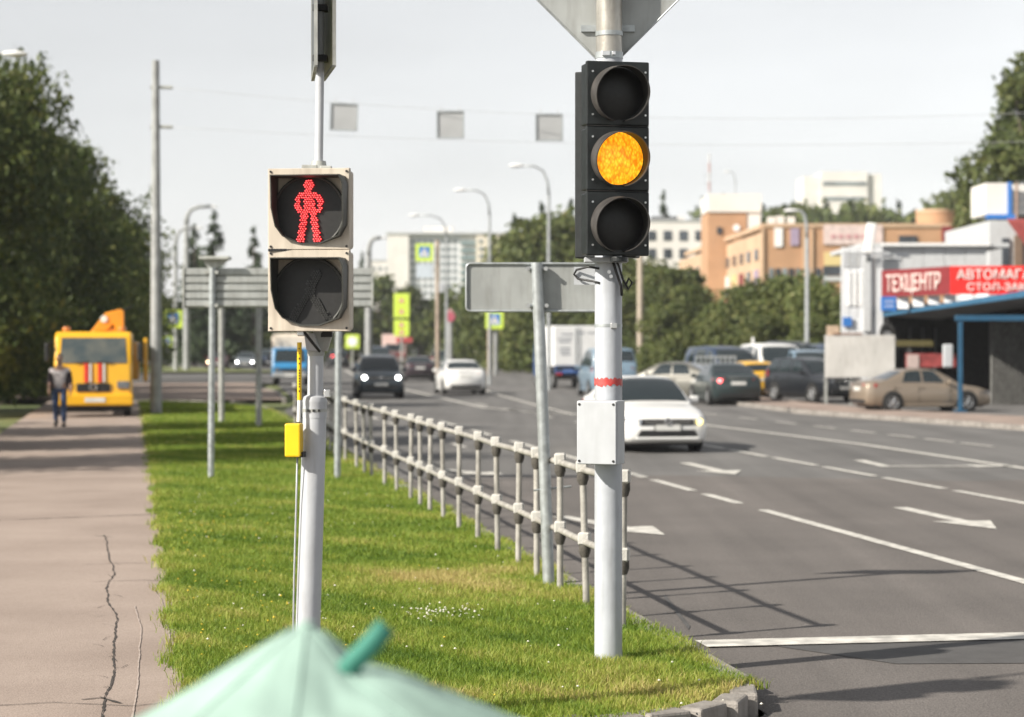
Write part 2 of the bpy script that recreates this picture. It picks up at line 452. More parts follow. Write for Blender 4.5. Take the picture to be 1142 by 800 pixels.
def ribbon(pts, w_, z, name, m, parent, wob=0.0):
    L, Rr = [], []
    P_ = [Vector((a, b, 0)) for a, b in pts]
    Q = []
    for a, b in zip(P_[:-1], P_[1:]):
        k = max(2, int((b - a).length / 0.06))
        for i in range(k): Q.append(a + (b - a) * i / k)
    Q.append(P_[-1]); ox = 0; oy = 0
    for i, p in enumerate(Q):
        t = (Q[min(i + 1, len(Q) - 1)] - Q[max(i - 1, 0)]).normalized(); n_ = Vector((-t.y, t.x, 0))
        ox = ox * 0.85 + random.uniform(-wob, wob)
        ww = w_ * random.uniform(0.35, 1.15)
        c = p + n_ * ox
        L.append(tuple(c + n_ * ww / 2 + Vector((0, 0, z)))); Rr.append(tuple(c - n_ * ww / 2 + Vector((0, 0, z))))
    return MB().grid([L, Rr]).build(name, m, parent)
zc = LAWN - 0.007
def GW(a, b): return G(a, b, LAWN)
ribbon([GW(116, 596), GW(121, 615), GW(127, 640), GW(117, 655), GW(121, 672), GW(131, 690), GW(128, 718), GW(126, 745), GW(118, 780), GW(112, 810)], 0.013, zc, "crack", crack_m, walk, 0.006)
ribbon([GW(-40, 581), GW(60, 577), GW(172, 573)], 0.035, zc, "crack", crack_m, walk, 0.004)
ribbon([GW(104, 597), GW(126, 598)], 0.03, zc, "crack", crack_m, walk, 0.004)
ribbon([GW(-30, 787), GW(60, 782), GW(150, 786), GW(205, 780)], 0.012, zc, "crack", crack_m, walk, 0.004)
ribbon([GW(-10, 533), GW(80, 529), GW(165, 527)], 0.03, zc, "crack", crack_m, walk, 0.004)
ribbon([GW(90, 629), GW(140, 627), GW(185, 628)], 0.012, zc, "crack", crack_m, walk, 0.003)
ribbon([GW(105, 648), GW(160, 646), GW(190, 648)], 0.012, zc, "crack", crack_m, walk, 0.003)
for q_ in range(16):
    yy = 605 + q_ * 11.5; xx = 121 + 6 * math.sin(q_ * 1.7); L_ = random.choice((-1, 1)) * random.uniform(4, 16)
    ribbon([GW(xx, yy), GW(xx + L_ * .5, yy + random.uniform(-2, 2)), GW(xx + L_, yy + random.uniform(-3, 5))], 0.006, zc, "hairline_crack", crack_m, walk, 0.003)
ribbon([GW(90, 779), GW(112, 777), GW(135, 783)], 0.03, zc, "crack", crack_m, walk, 0.004)
scratch = mat("pale_scratch", (0.40, 0.33, 0.29), 0.9, var=0.06)
ribbon([GW(150, 675), GW(157, 700), GW(154, 740), GW(152, 775), GW(146, 808)], 0.012, zc, "scuff_line", scratch, walk, 0.002)
ribbon([GW(163, 648), GW(180, 668), GW(188, 695), GW(190, 730), GW(192, 750)], 0.010, zc, "scuff_line", scratch, walk, 0.002)

# grass blades
def blades(seed, d0, d1, dens, bw, bh, bend=True):
    rng = np.random.default_rng(seed)
    xs, ys = [], []
    n = int(dens * (d1 - d0) * 9)
    d = rng.uniform(d0, d1, n)
    xl = np.where(d < 78, -1.95 - 0.176 * (d - 12.8), 0) + 0.045 * np.sin(d * 3.1) + .02 * np.sin(d * 7.7 + 1) + 0.05 * rng.normal(size=n) - 0.01
    xr = 0.62 - 0.165 * (d - 17.7) - 0.04 + .04 * np.sin(d * 2.7) + .03 * rng.normal(size=n)
    xr = np.where(d < 12.5, 0.3 + np.sqrt(np.clip((d - 11.35) / 1.15, 0, 1)) * 1.05, xr)
    xr = np.where(d > 66, -7.7 - (np.clip(d - 66, 0, 12) / 11.4) ** 2.2 * 7.5, xr)
    u = rng.uniform(-17, 2, n)
    # sample x uniformly inside
    x = xl + rng.uniform(0, 1, n) * (xr - xl)
    keep = rng.uniform(0, 1, n) < np.clip((xr - xl) / 9, 0, 1)
    d, x = d[keep], x[keep]; n = len(d)
    # patchiness
    def nz(a, b, f, ph): return np.sin(a * f + ph) * np.sin(b * f * 1.13 + ph * 2.1) + 0.6 * np.sin(a * f * 2.3 + b * f * 1.9 + ph * 3)
    pat = 0.5 + 0.2 * nz(x, d, 1.7, 0.5) + 0.18 * nz(x, d, 4.3, 2.0) + 0.1 * nz(x, d, 11.0, 4.0)
    dry = np.zeros(n)
    for (px, py, rx, ry, s_) in [(490, 650, .8, .9, .55), (540, 668, .6, .6, .35), (690, 772, .55, .35, .5), (640, 782, .9, .3, .35), (560, 640, .5, .6, .3), (420, 520, 1.0, 3, .2), (760, 795, .5, .3, .3), (255, 690, .4, .8, .22)]:
        gx, gy = G(px, py, LAWN)
        dry += s_ * np.exp(-((x - gx) / rx) ** 2 - ((d - gy) / ry) ** 2)
    edge = np.exp(-np.clip(np.minimum(x - xl[keep], xr[keep] - x), 0, 9) / 0.12) * 0.2
    tint = np.clip(pat * 0.72 + dry + edge + rng.normal(0, 0.15, n), 0, 1)
    dens_ok = rng.uniform(0, 1, n) > dry * 0.55
    d, x, tint, pat = d[dens_ok], x[dens_ok], tint[dens_ok], pat[dens_ok]; n = len(d)
    h = bh * rng.uniform(0.4, 1.25, n) * (0.7 + 0.6 * pat); wd = bw * rng.uniform(0.6, 1.3, n)
    an = rng.uniform(0, 2 * np.pi, n); ln = rng.uniform(0.05, 0.95, n) * h; la = rng.uniform(0, 2 * np.pi, n)
    ax, ay = np.cos(an) * wd / 2, np.sin(an) * wd / 2
    lx, ly = np.cos(la) * ln, np.sin(la) * ln
    z0 = np.full(n, LAWN - 0.005)
    if bend:
        V = np.stack([np.stack([x - ax, d - ay, z0], 1), np.stack([x + ax, d + ay, z0], 1),
                      np.stack([x + ax * .8 + lx * .3, d + ay * .8 + ly * .3, z0 + h * .6], 1), np.stack([x - ax * .8 + lx * .3, d - ay * .8 + ly * .3, z0 + h * .6], 1),
                      np.stack([x + lx, d + ly, z0 + h], 1)], 1)
        nv = 5; base = np.arange(n)[:, None] * 5
        q = base + np.array([0, 1, 2, 3]); t = base + np.array([3, 2, 4])
        loops = np.concatenate([q, t], 1).ravel()
        ls = (np.arange(n)[:, None] * 7 + np.array([0, 4])).ravel(); 
    else:
        V = np.stack([np.stack([x - ax, d - ay, z0], 1), np.stack([x + ax, d + ay, z0], 1), np.stack([x + lx, d + ly, z0 + h], 1)], 1)
        nv = 3; loops = np.arange(n * 3); ls = np.arange(n) * 3
    return V.reshape(-1, 3), loops, ls, np.repeat(tint, nv)
def np_mesh(name, V, loops, ls, tint):
    me = bpy.data.meshes.new(name)
    me.vertices.add(len(V)); me.vertices.foreach_set("co", V.astype(np.float32).ravel())
    me.loops.add(len(loops)); me.loops.foreach_set("vertex_index", loops.astype(np.int32))
    me.polygons.add(len(ls)); me.polygons.foreach_set("loop_start", ls.astype(np.int32))
    at = me.attributes.new("tint", 'FLOAT', 'POINT'); at.data.foreach_set("value", tint.astype(np.float32))
    me.update(calc_edges=True)
    return me
def stack(parts):
    V, Lp, Ls, T = [], [], [], []; vo = lo = 0
    for v, l, s_, t in parts:
        V.append(v); Lp.append(l + vo); Ls.append(s_ + lo); T.append(t); vo += len(v); lo += len(l)
    return np.concatenate(V), np.concatenate(Lp), np.concatenate(Ls), np.concatenate(T)
GR = 1.0
V, Lp, Ls, T = stack([blades(1, 11.3, 15, 9500 * GR, .006, .062), blades(2, 15, 20, 7000 * GR, .007, .064), blades(3, 20, 28, 3400 * GR, .010, .068),
                      blades(4, 28, 42, 1500 * GR, .016, .075, False), blades(5, 42, 78, 620 * GR, .03, .085, False)])
me = np_mesh("grass", V, Lp, Ls, T); me.materials.append(grass_m)
grass = bpy.data.objects.new("grass", me); C.objects.link(grass); struct(grass, 'stuff')
# clover heads and dandelions
def flowers(name, m, spots, r):
    mb = MB()
    for x, y in spots:
        h = random.uniform(.03, .07); rr = r * random.uniform(.7, 1.2); z = LAWN + h
        mb.add([(x - rr, y, z), (x + rr, y, z), (x, y - rr, z), (x, y + rr, z), (x, y, z + rr * .8), (x, y, z - rr * .6)],
               [(0, 2, 4), (2, 1, 4), (1, 3, 4), (3, 0, 4), (2, 0, 5), (1, 2, 5), (3, 1, 5), (0, 3, 5)])
    o = mb.build(name, m); struct(o, 'stuff'); return o
sp = []
for i in range(75):
    g = GW(492 + random.gauss(0, 22), 690 + random.gauss(0, 3.2)); sp.append(g)
for i in range(130):
    d = random.uniform(11.6, 30); sp.append((random.uniform(walk_x(d) + .1, kerb_x(d) - .2), d))
flowers("clover_flowers", mat("clover_white", (0.72, 0.70, 0.60), 0.8, var=0.1), sp, 0.0095)
sp = []
for i in range(170):
    d = random.uniform(11.6, 26); sp.append((walk_x(d) + abs(random.gauss(0, .8)) + .05, d))
flowers("dandelion_flowers", mat("dandelion_yellow", (0.62, 0.46, 0.04), 0.8, var=0.1), sp, 0.010)

# ---------------------------------------------------------------- trees
def leaf_cloud(seed, blobs, n, size, fill=0.35, flat=0.0):
    rng = np.random.default_rng(seed)
    b = np.array(blobs, float); wgt = b[:, 3] ** 2; wgt /= wgt.sum()
    k = rng.choice(len(b), n, p=wgt)
    dirn = rng.normal(size=(n, 3)); dirn /= np.linalg.norm(dirn, axis=1)[:, None]
    rad = b[k, 3] * (1 - fill * rng.uniform(0, 1, n) ** 1.5) * (1 + 0.10 * rng.normal(size=n))
    # ragged surface
    wob = 1 + 0.16 * np.sin(dirn[:, 0] * 7 + k * 1.7) * np.sin(dirn[:, 2] * 6 + k * 2.9) + 0.10 * np.sin(dirn[:, 1] * 11 + k)
    p = b[k, :3] + dirn * (rad * wob)[:, None] * np.array([1, 1, 0.9])
    keep = p[:, 2] > 0.15
    p, dirn, k = p[keep], dirn[keep], k[keep]; n = len(p)
    nr = dirn + rng.normal(size=(n, 3)) * 0.75; nr /= np.linalg.norm(nr, axis=1)[:, None]
    t = np.cross(nr, rng.normal(size=(n, 3))); t /= np.linalg.norm(t, axis=1)[:, None]
    bt = np.cross(nr, t)
    s_ = size * rng.uniform(0.55, 1.3, n)[:, None]
    V = np.stack([p - t * s_, p - bt * s_ * .55 , p + t * s_, p + bt * s_ * .55], 1).reshape(-1, 3)
    bl = rng.uniform(-0.16, 0.16, len(b))
    tint = np.clip(0.42 + bl[k] + rng.normal(0, 0.17, n), 0, 1)
    return V, np.arange(n * 4), np.arange(n) * 4, np.repeat(tint, 4)
def tree_blobs(seed, h, r, base, nb, spread=1.0):
    rr = random.Random(seed); out = []
    for i in range(nb):
        t = rr.uniform(0, 1) ** 0.9
        z = base + (h - base) * t
        prof = math.sin(math.pi * min(1, 0.22 + 0.72 * t)) ** 0.7
        a = rr.uniform(0, 2 * math.pi); q = r * prof * rr.uniform(0.25, 0.85) * spread
        br = r * rr.uniform(0.26, 0.46) * (0.65 + 0.5 * prof)
        out.append((q * math.cos(a), q * math.sin(a), min(z, h - br * .9), br))
    return out
PROTO = {}
def crown_mesh(key, h, r, base, nb, n, size, seed):
    if key in PROTO: return PROTO[key]
    bl = tree_blobs(seed, h, r, base, nb)
    V, L_, S_, T_ = leaf_cloud(seed, bl, n, size)
    # twigs past the outline: little sprays
    rng = np.random.default_rng(seed + 99)
    sp_ = []
    for i in range(nb):
        x, y, z, q = bl[i]
        for j in range(3):
            dv = rng.normal(size=3); dv[2] = abs(dv[2]) * .8; dv /= np.linalg.norm(dv)
            for m_ in range(3):
                c = np.array([x, y, z]) + dv * q * (1.0 + .18 * m_); sp_.append((*c, q * (.17 - .035 * m_)))
    V2 = leaf_cloud(seed + 5, sp_, int(n * .12), size * .9, 0.8)
    me_ = np_mesh("crown", *stack([(V, L_, S_, T_), V2]))
    PROTO[key] = (me_, bl); return PROTO[key]
def limb_mesh(key, bl, h, base, r0):
    if (key, 't') in PROTO: return PROTO[(key, 't')]
    mb = MB()
    top = h * 0.8
    pts = [(0, 0, -0.3), (0.02 * h * .3, 0, h * .2), (-.015 * h, .01 * h, h * .45), (0, 0, top)]
    mb.tube(pts, [r0 * 1.25, r0, r0 * .75, r0 * .15], 9)
    for (x, y, z, q) in bl[:14]:
        z0 = max(base * .7, z * 0.55)
        mb.tube([(0, 0, z0), (x * .5, y * .5, (z0 + z) / 2 + .1), (x, y, z)], [r0 * .4, r0 * .25, r0 * .06], 6)
    o = mb.build("trunk", bark_m, smooth=180); me_ = o.data; bpy.data.objects.remove(o)
    PROTO[(key, 't')] = me_; return me_
def tree(label, x, y, h, kind, lm, rz=0.0, sx=1.0, group=None, z=0.0, name="deciduous_tree"):
    """kind: (key, proto height, radius, base, blobs, leaves, leaf size, seed)"""
    key, ph, r, base, nb, n, size, seed = kind
    cm, bl = crown_mesh(key, ph, r, base, nb, n, size, seed)
    tm = limb_mesh(key, bl, ph, base, ph * .022)
    if (key, lm.name) not in PROTO:
        c2 = cm.copy(); c2.materials.append(lm); PROTO[(key, lm.name)] = c2
    t = thing(name, label, "tree", (x, y, z), rz, group)
    k = h / ph; t.scale = (k * sx, k * sx, k)
    for nm, me_ in (("crown", PROTO[(key, lm.name)]), ("trunk", tm)):
        o = bpy.data.objects.new(nm, me_); C.objects.link(o); o.parent = t
    return t
def spruce_mesh(key, h, r, n, size, seed):
    if key in PROTO: return PROTO[key]
    rng = np.random.default_rng(seed)
    nb = 130
    tz = np.sort(rng.uniform(0.06, 1.0, nb)); ang = rng.uniform(0, 2 * np.pi, nb)
    k = rng.choice(nb, n, p=(1.08 - tz) / (1.08 - tz).sum())
    s_ = rng.uniform(0.1, 1, n) ** 0.7
    Lb = r * (1.03 - tz[k]) ** 0.85 * (0.75 + 0.35 * np.sin(k * 12.9) ** 2)
    aa = ang[k] + rng.normal(0, .12, n)
    p = np.stack([np.cos(aa) * Lb * s_, np.sin(aa) * Lb * s_, tz[k] * h - s_ * Lb * .25 + rng.normal(0, .012 * h, n)], 1)
    nr = rng.normal(size=(n, 3)); nr[:, 2] += 1.0; nr /= np.linalg.norm(nr, axis=1)[:, None]
    t = np.cross(nr, rng.normal(size=(n, 3))); t /= np.linalg.norm(t, axis=1)[:, None]; bt = np.cross(nr, t)
    q = size * rng.uniform(.5, 1.3, n)[:, None]
    V = np.stack([p - t * q, p - bt * q * .4, p + t * q, p + bt * q * .4], 1).reshape(-1, 3)
    tint = np.clip(rng.normal(.45, .2, n), 0, 1)
    me_ = np_mesh("crown", V, np.arange(n * 4), np.arange(n) * 4, np.repeat(tint, 4)); me_.materials.append(leaf_spruce)
    mb = MB().tube([(0, 0, -.3), (0, 0, h * .5), (0, 0, h * .99)], [h * .016, h * .01, h * .002], 8)
    o = mb.build("trunk", bark_m, smooth=180); tm = o.data; bpy.data.objects.remove(o)
    PROTO[key] = (me_, tm); return PROTO[key]
def spruce(label, x, y, h, key, rz=0.0, sx=1.0, group=None):
    cm, tm = spruce_mesh(*key)
    t = thing("spruce_tree", label, "tree", (x, y, 0), rz, group)
    k = h / key[1]; t.scale = (k * sx, k * sx, k)
    for nm, me_ in (("crown", cm), ("trunk", tm)):
        o = bpy.data.objects.new(nm, me_); C.objects.link(o); o.parent = t
    return t
BIG = [("big%d" % i, 10.0, 3.6, 0.9, 46, 16000, 0.145, 40 + i) for i in range(3)]
MID = [("mid%d" % i, 8.0, 3.2, 0.5, 22, 7000, 0.2, 60 + i) for i in range(3)]
FAR = [("far%d" % i, 10.0, 3.6, 0.8, 18, 2600, 0.36, 80 + i) for i in range(3)]
SPR = [("spr%d" % i, 12.0, 2.3, 5200, 0.24, 20 + i) for i in range(2)]

# trees left of the path: (px at crown centre, distance, top py, label)
left = [(-330, 34, None, 8.6, "leafy tree overhanging the path, nearest of the row on the left"),
        (-215, 41, None, 9.2, "second nearest leafy tree on the left, half outside the picture"),
        (-168, 47.5, None, 9.6, "dark tree cut by the left picture edge above the path"),
        (-50, 68, 70, 0, "tall dark tree at the left edge with drooping top twigs"),
        (6, 78, 66, 0, "dark leafy tree behind the man at the left edge"),
        (42, 84, 146, 0, "leafy tree rising right behind the yellow truck cab"),
        (80, 96, 160, 0, "leafy tree behind the truck's crane boom"),
        (108, 112, 200, 0, "olive tree with thin top twigs left of the concrete pole"),
        (130, 130, 245, 0, "smaller tree just left of the concrete pole"),
        (152, 152, 292, 0, "lowest tree of the left row, behind the concrete pole")]
for i, (px, d, py, h, lab) in enumerate(left):
    x = X(px, d)
    if py is not None: h = Z(py, d)
    tree(lab, x, d, h, BIG[i % 3], leaf_dark, rz=i * 1.3, sx=(0.82 + 0.08 * (i % 2)) * (.8 if i == 4 else 1), group="trees beside the path", z=0.0)
# understorey bushes at the path edge
BUSH = [("bush%d" % i, 3.0, 1.8, 0.1, 12, 7000, 0.10, 130 + i) for i in range(2)]
for i, (x, y, h, lab) in enumerate([(-13.9, 49, 2.6, "low bush at the path edge by the left picture edge"), (-16.6, 53, 3.0, "round bush left of the walking man"),
                                    (-17.4, 64, 3.6, "bush between the man and the trees"), (-18.4, 71, 4.6, "bush left of the yellow truck"), (-19, 79, 5.0, "tall bush behind the yellow truck cab"),
                                    (-20, 88, 5.5, "bush behind the yellow truck's rear"), (-21.6, 100, 5.8, "dark bush left of the concrete pole foot"), (-12.9, 43, 2.2, "low roadside bush outside the left edge")]):
    tree(lab, x, y, h, BUSH[i % 2], leaf_dark, rz=i * 2.1, group="bushes beside the path", name="bush")

# far trees along the road behind the direction board
grp = "trees along the far road"
n_far = 0
def far_tree(px, d, py, lab, kind=None, lm=None, sx=1.0, grp_=grp):
    global n_far
    n_far += 1
    return tree(lab, X(px, d), d, Z(py, d), kind or FAR[n_far % 3], lm or leaf_mid, rz=n_far * 1.9, sx=sx, group=grp_)
for px, d, py, lab in [(188, 240, 330, "far tree behind the left crossing sign"), (212, 235, 336, "far tree behind the left pale lamp post"), (238, 250, 328, "far tree under the left end of the slatted board"),
                       (262, 240, 334, "far tree under the slatted board between its posts"), (290, 255, 330, "far tree behind the thin post under the slatted board"), (318, 245, 332, "far tree behind the blue lorry"),
                       (346, 250, 328, "far tree behind the pedestrian signal"), (374, 245, 330, "far tree right of the pedestrian signal post"), (398, 255, 326, "far tree behind the right pale lamp post"),
                       (422, 262, 306, "far tree left of the lime stacked signs"), (445, 270, 330, "far tree behind the lime stacked signs"), (468, 262, 318, "far tree left of the roadside wooden pole"),
                       (494, 258, 322, "far tree right of the roadside wooden pole"), (516, 250, 334, "far tree behind the red round sign"), (536, 235, 322, "far tree left of the middle crossing sign")]:
    far_tree(px, d, py, lab, lm=leaf_dark)
for px, d, py, lab in [(560, 190, 302, "bushy tree left of the leaning sign pole"), (585, 180, 262, "tree at the left end of the middle wood"), (612, 172, 244, "tall tree behind the right lamp post"), (640, 178, 238, "tall tree behind the back plate sign"),
                       (668, 170, 262, "tree behind the traffic light pole"), (700, 165, 288, "tree right of the traffic light pole"), (728, 158, 292, "olive tree left of the wooden pole by the parking"), (752, 150, 300, "olive tree above the silver sedan"),
                       (778, 142, 318, "rounded tree above the dark green sedan"), (735, 140, 340, "lower tree above the white sedan's roof"), (690, 150, 330, "lower tree behind the junction box pole"), (600, 160, 320, "lower tree behind the white box lorry"), (570, 178, 330, "lower bush tree right of the middle crossing sign")]:
    far_tree(px, d, py, lab, kind=MID[n_far % 3], sx=1.15, grp_="trees of the middle wood")
for px, d, py, lab in [(808, 138, 338, "low tree behind the parked cars' left end"), (832, 130, 320, "bushy tree left of the right lamp post"), (858, 124, 312, "bushy tree behind the black off-roader"), (884, 122, 308, "bushy tree in front of the brick building"),
                       (908, 118, 316, "bushy tree right of the right lamp post"), (930, 116, 330, "bushy tree beside the white shop wall"), (850, 118, 352, "low bush behind the parked vans"), (900, 112, 352, "low bush above the black off-roader's roof")]:
    far_tree(px, d, py, lab, kind=MID[n_far % 3], sx=1.2, grp_="trees before the brick building")
# tall tree at right edge
tree("tall green tree rising behind the shop at the right edge", X(1152, 125), 125, Z(58, 125), ("tall", 18.0, 3.1, 6.0, 30, 15000, 0.2, 171), leaf_mid, rz=.4, group=None)
tree("second tall tree overlapping the right picture edge", X(1225, 130), 130, Z(40, 130), ("tall", 18.0, 3.1, 6.0, 30, 15000, 0.2, 171), leaf_mid, rz=2.4, group=None)
tree("leafy tree left of the white rooftop box at the right", X(1093, 150), 150, Z(205, 150), MID[1], leaf_mid, rz=1.0, sx=.5)
tree("small leafy tree behind the orange roof block", X(1072, 245), 245, Z(212, 245), MID[2], leaf_mid, rz=2.0, sx=.6)
# spruces
for i, (px, d, py, sx, lab) in enumerate([(239, 206, 240, 1.5, "dark spruce above the slatted board, the taller one"), (217, 215, 252, 1.2, "thin spruce left of the taller spruce"), (283, 222, 256, 1.1, "forked spruce top above the slatted board's middle"),
                                          (574, 185, 240, .8, "slender spruce left of the middle wood"), (604, 190, 230, 1.0, "tall spruce behind the lamp post in the middle wood"), (636, 190, 225, 1.0, "spruce peeking out left of the traffic light"),
                                          (740, 330, 218, .9, "lone spruce over the white building roof"), (404, 300, 282, .8, "small far spruce right of the pedestrian signal")]):
    spruce(lab, X(px, d), d, Z(py, d), SPR[i % 2], rz=i * 1.1, sx=sx)
rr = random.Random(5)
beside = ["left of the white rooftop block", "just behind the white rooftop block", "at the right side of the white rooftop block", "above the purple board", "left of the grey lamp post", "behind the grey lamp post", "right of the grey lamp post", "under the white tower's left end",
          "under the white tower's left half", "under the white tower's middle", "under the white tower's right half", "under the white tower's right end", "just right of the white tower", "above the tilted white lamp arm", "above the pinkish signboard's right end", "above the shop roof's left part",
          "above the middle of the shop roof", "left of the orange rotunda", "above the orange rotunda's left edge", "above the orange rotunda", "above the orange rotunda's right edge", "above the dark red board", "left of the white rooftop box", "behind the white rooftop box", "behind the blue trim", "at the far right edge"]
for i in range(26):
    px = 776 + i * 12.4 + rr.uniform(-3, 3); d = 330 + rr.uniform(-15, 25)
    py = 232 - 10 * math.sin(i * .9) * rr.uniform(0, 1) + rr.uniform(-7, 5)
    if px < 795: py = 238
    if i % 3 == 0: spruce("far spruce in the wood strip " + beside[i], X(px, d), d, Z(py - 3, d), SPR[i % 2], rz=i, sx=1.15, group="far spruces above the brick building")
    else: tree("far rounded tree in the wood strip " + beside[i], X(px, d), d, Z(py, d), FAR[i % 3], leaf_mid, rz=i, sx=.75, group="far rounded trees above the brick building")
# ---------------------------------------------------------------- traffic light with amber lit
def ring_visor(r, th, lt, lb, cut=0.30, n=40):
    """half-open hood round -Y axis: long at top (lt), short at the bottom (lb); returns outer and inner MB"""
    mo, mi = MB(), MB()
    for mb, rad in ((mo, r), (mi, r - th)):
        rows = [[], [], []]
        for k in range(n + 1):
            a = R(-90) + cut + (2 * math.pi - 2 * cut) * k / n
            s_ = (1 + math.sin(a)) / 2
            L_ = lb + (lt - lb) * s_ ** 0.55
            for q, f in enumerate((0, .5, 1)):
                rows[q].append((rad * math.cos(a), -L_ * f, rad * math.sin(a)))
        mb.grid(rows)
    # front lip joining both skins
    lo, li = mo.v[2 * (n + 1):3 * (n + 1)], mi.v[2 * (n + 1):3 * (n + 1)]
    mo.grid([list(lo), list(li)])
    return mo, mi

lens_amber = bpy.data.materials.new("amber_lens_lit"); lens_amber.use_nodes = True
def amber_nodes(m):
    n, l = m.node_tree.nodes, m.node_tree.links
    b = n["Principled BSDF"]; b.inputs['Roughness'].default_value = 0.25
    tc = n.new("ShaderNodeTexCoord"); mp = n.new("ShaderNodeMapping"); mp.inputs['Rotation'].default_value = (0, R(45), 0)
    mp.inputs['Scale'].default_value = (70, 1, 38)
    vo = n.new("ShaderNodeTexVoronoi"); vo.inputs['Scale'].default_value = 1.0; vo.inputs['Randomness'].default_value = .75
    nz = n.new("ShaderNodeTexNoise"); nz.inputs['Scale'].default_value = 22
    cr = n.new("ShaderNodeValToRGB")
    cr.color_ramp.elements[0].position = .1; cr.color_ramp.elements[0].color = (1.0, 0.60, 0.035, 1)
    cr.color_ramp.elements[1].position = .75; cr.color_ramp.elements[1].color = (0.80, 0.22, 0.006, 1)
    e = cr.color_ramp.elements.new(.42); e.color = (1.0, 0.42, 0.012, 1)
    ad = n.new("ShaderNodeMath"); ad.operation = 'MULTIPLY_ADD'; ad.inputs[1].default_value = .85
    l.new(tc.outputs['Object'], mp.inputs[0]); l.new(mp.outputs[0], vo.inputs['Vector']); l.new(tc.outputs['Object'], nz.inputs['Vector'])
    sb = n.new("ShaderNodeMath"); sb.operation = 'SUBTRACT'; sb.inputs[1].default_value = .48
    l.new(nz.outputs[0], sb.inputs[0]); l.new(vo.outputs['Distance'], ad.inputs[0]); l.new(sb.outputs[0], ad.inputs[2])
    l.new(ad.outputs[0], cr.inputs[0])
    l.new(cr.outputs[0], b.inputs['Base Color']); l.new(cr.outputs[0], b.inputs['Emission Color']); b.inputs['Emission Strength'].default_value = 0.62
    bp = n.new("ShaderNodeBump"); bp.inputs['Strength'].default_value = .4; bp.inputs['Distance'].default_value = .01
    l.new(vo.outputs['Distance'], bp.inputs['Height']); l.new(bp.outputs[0], b.inputs['Normal'])
amber_nodes(lens_amber)

d2 = D(740, LAWN); s2 = d2 / F
tx = X(678.5, d2)
TL = thing("traffic_light", "black three lamp traffic light on a thick grey pole with the amber lamp lit", "traffic light", (tx, d2, LAWN))
def lz(py): return Z(py, d2) - LAWN
MB().tube([(0, 0, -.3), (0, 0, lz(290)), (0.004, 0, lz(60))], [15.6 * s2, 15.2 * s2, 15 * s2], 40).build("pole", pole_paint2, TL, smooth=40)
galv_pole = mat("galvanised_tube", (0.46, 0.44, 0.40), 0.38, 0.6, var=0.15, scale=7, bump=0.05, dirt=0.5)
MB().tube([(0.004, 0, lz(60.5)), (0.006, 0, lz(-190))], 14.4 * s2, 36).build("upper_pole", galv_pole, TL, smooth=40)
MB().tube([(0.004, 0, lz(66)), (0.004, 0, lz(59))], 15.6 * s2, 36).build("clamp_band", galv, TL, smooth=40)
MB().box((-.02, -15.8 * s2, lz(62)), (.05, .02, .03)).box((.03, -15.6 * s2, lz(62)), (.02, .03, .022)).build("clamp_lock", screw_m, TL, bevel=.003)
yaw = R(13)
hd_c = Vector((X(686, d2) - tx, -0.27, lz(181.5)))
HM = Matrix.Translation(hd_c) @ Matrix.Rotation(yaw, 4, 'Z')
pw, ph = 71 * s2, 213 * s2 / 3
hous = None
for i in range(3):
    zc_ = (1 - i) * ph
    mb = MB().box((0, 0, zc_), (pw, .035, ph - .006)); mb.box((0, .085, zc_), (pw * .94, .15, ph - .02))
    sec = mb.xf(HM).build("lamp_housing", black_poly, TL, bevel=.008)
    cx = -.004
    mo, mi = ring_visor(30.2 * s2, .005, .165, .075, .18)
    off = HM @ Matrix.Translation((cx, -.017, zc_ - .002)) @ Matrix.Rotation(R(5), 4, 'X')
    v = mo.xf(off).build("visor", visor_out, TL, smooth=50, recalc=False)
    vi = mi.xf(off).build("visor_lining", visor_in, v, smooth=50, recalc=False)
    # lens: shallow dome
    rows = []
    for q in range(7):
        rr_ = 28.8 * s2 * q / 6
        rows.append([(rr_ * math.cos(t), -.034 * (1 - (q / 6) ** 2) - .02, rr_ * math.sin(t)) for t in [2 * math.pi * k / 36 for k in range(36)]])
    ln = MB().grid(rows, close=True)
    lo = ln.build("lens", lens_amber if i == 1 else lens_dark, TL, smooth=180, label="lit amber lens" if i == 1 else None)
    lo.matrix_local = HM @ Matrix.Translation((cx, -.004, zc_))
    sc = MB()
    for sx_ in (-1, 1):
        for sz_ in (-1, 1):
            sc.disc((sx_ * pw * .42 + .006, -.018, zc_ + sz_ * ph * .33), .0065, (0, -1, 0), .008, 10)
    for q in range(4):
        m1 = MB(); m1.v = sc.v[q * 20:(q + 1) * 20]; m1.f = sc.f[:12]
        m1.xf(HM).build("screw", screw_m, TL)
for sg in (-1, 1): MB().box((0, -.004, sg * ph / 2), (pw * .99, .03, .004)).xf(HM).build("housing_seam", visor_in, TL)
MB().disc((.01, .0, -1.5 * ph - .004), .055, (0, 0, -1), .03, 24).xf(HM).build("cable_gland", black_poly, TL, bevel=.004)
# second head, back to back on the far side of the pole
BM = Matrix.Translation((X(681, d2) - tx - .002, .27, lz(180) - .005)) @ Matrix.Rotation(R(180) - R(16), 4, 'Z')
bh = MB().box((0, .03, 0), (pw * 1.0, .12, ph * 3 - .01)).xf(BM).build("rear_housing", black_poly, TL, bevel=.008)
for i in range(3):
    mo, mi = ring_visor(30.2 * s2, .005, .165, .075, .18)
    mo.xf(BM @ Matrix.Translation((0, -.03, (1 - i) * ph))).build("rear_visor", visor_out, bh, smooth=50, recalc=False)
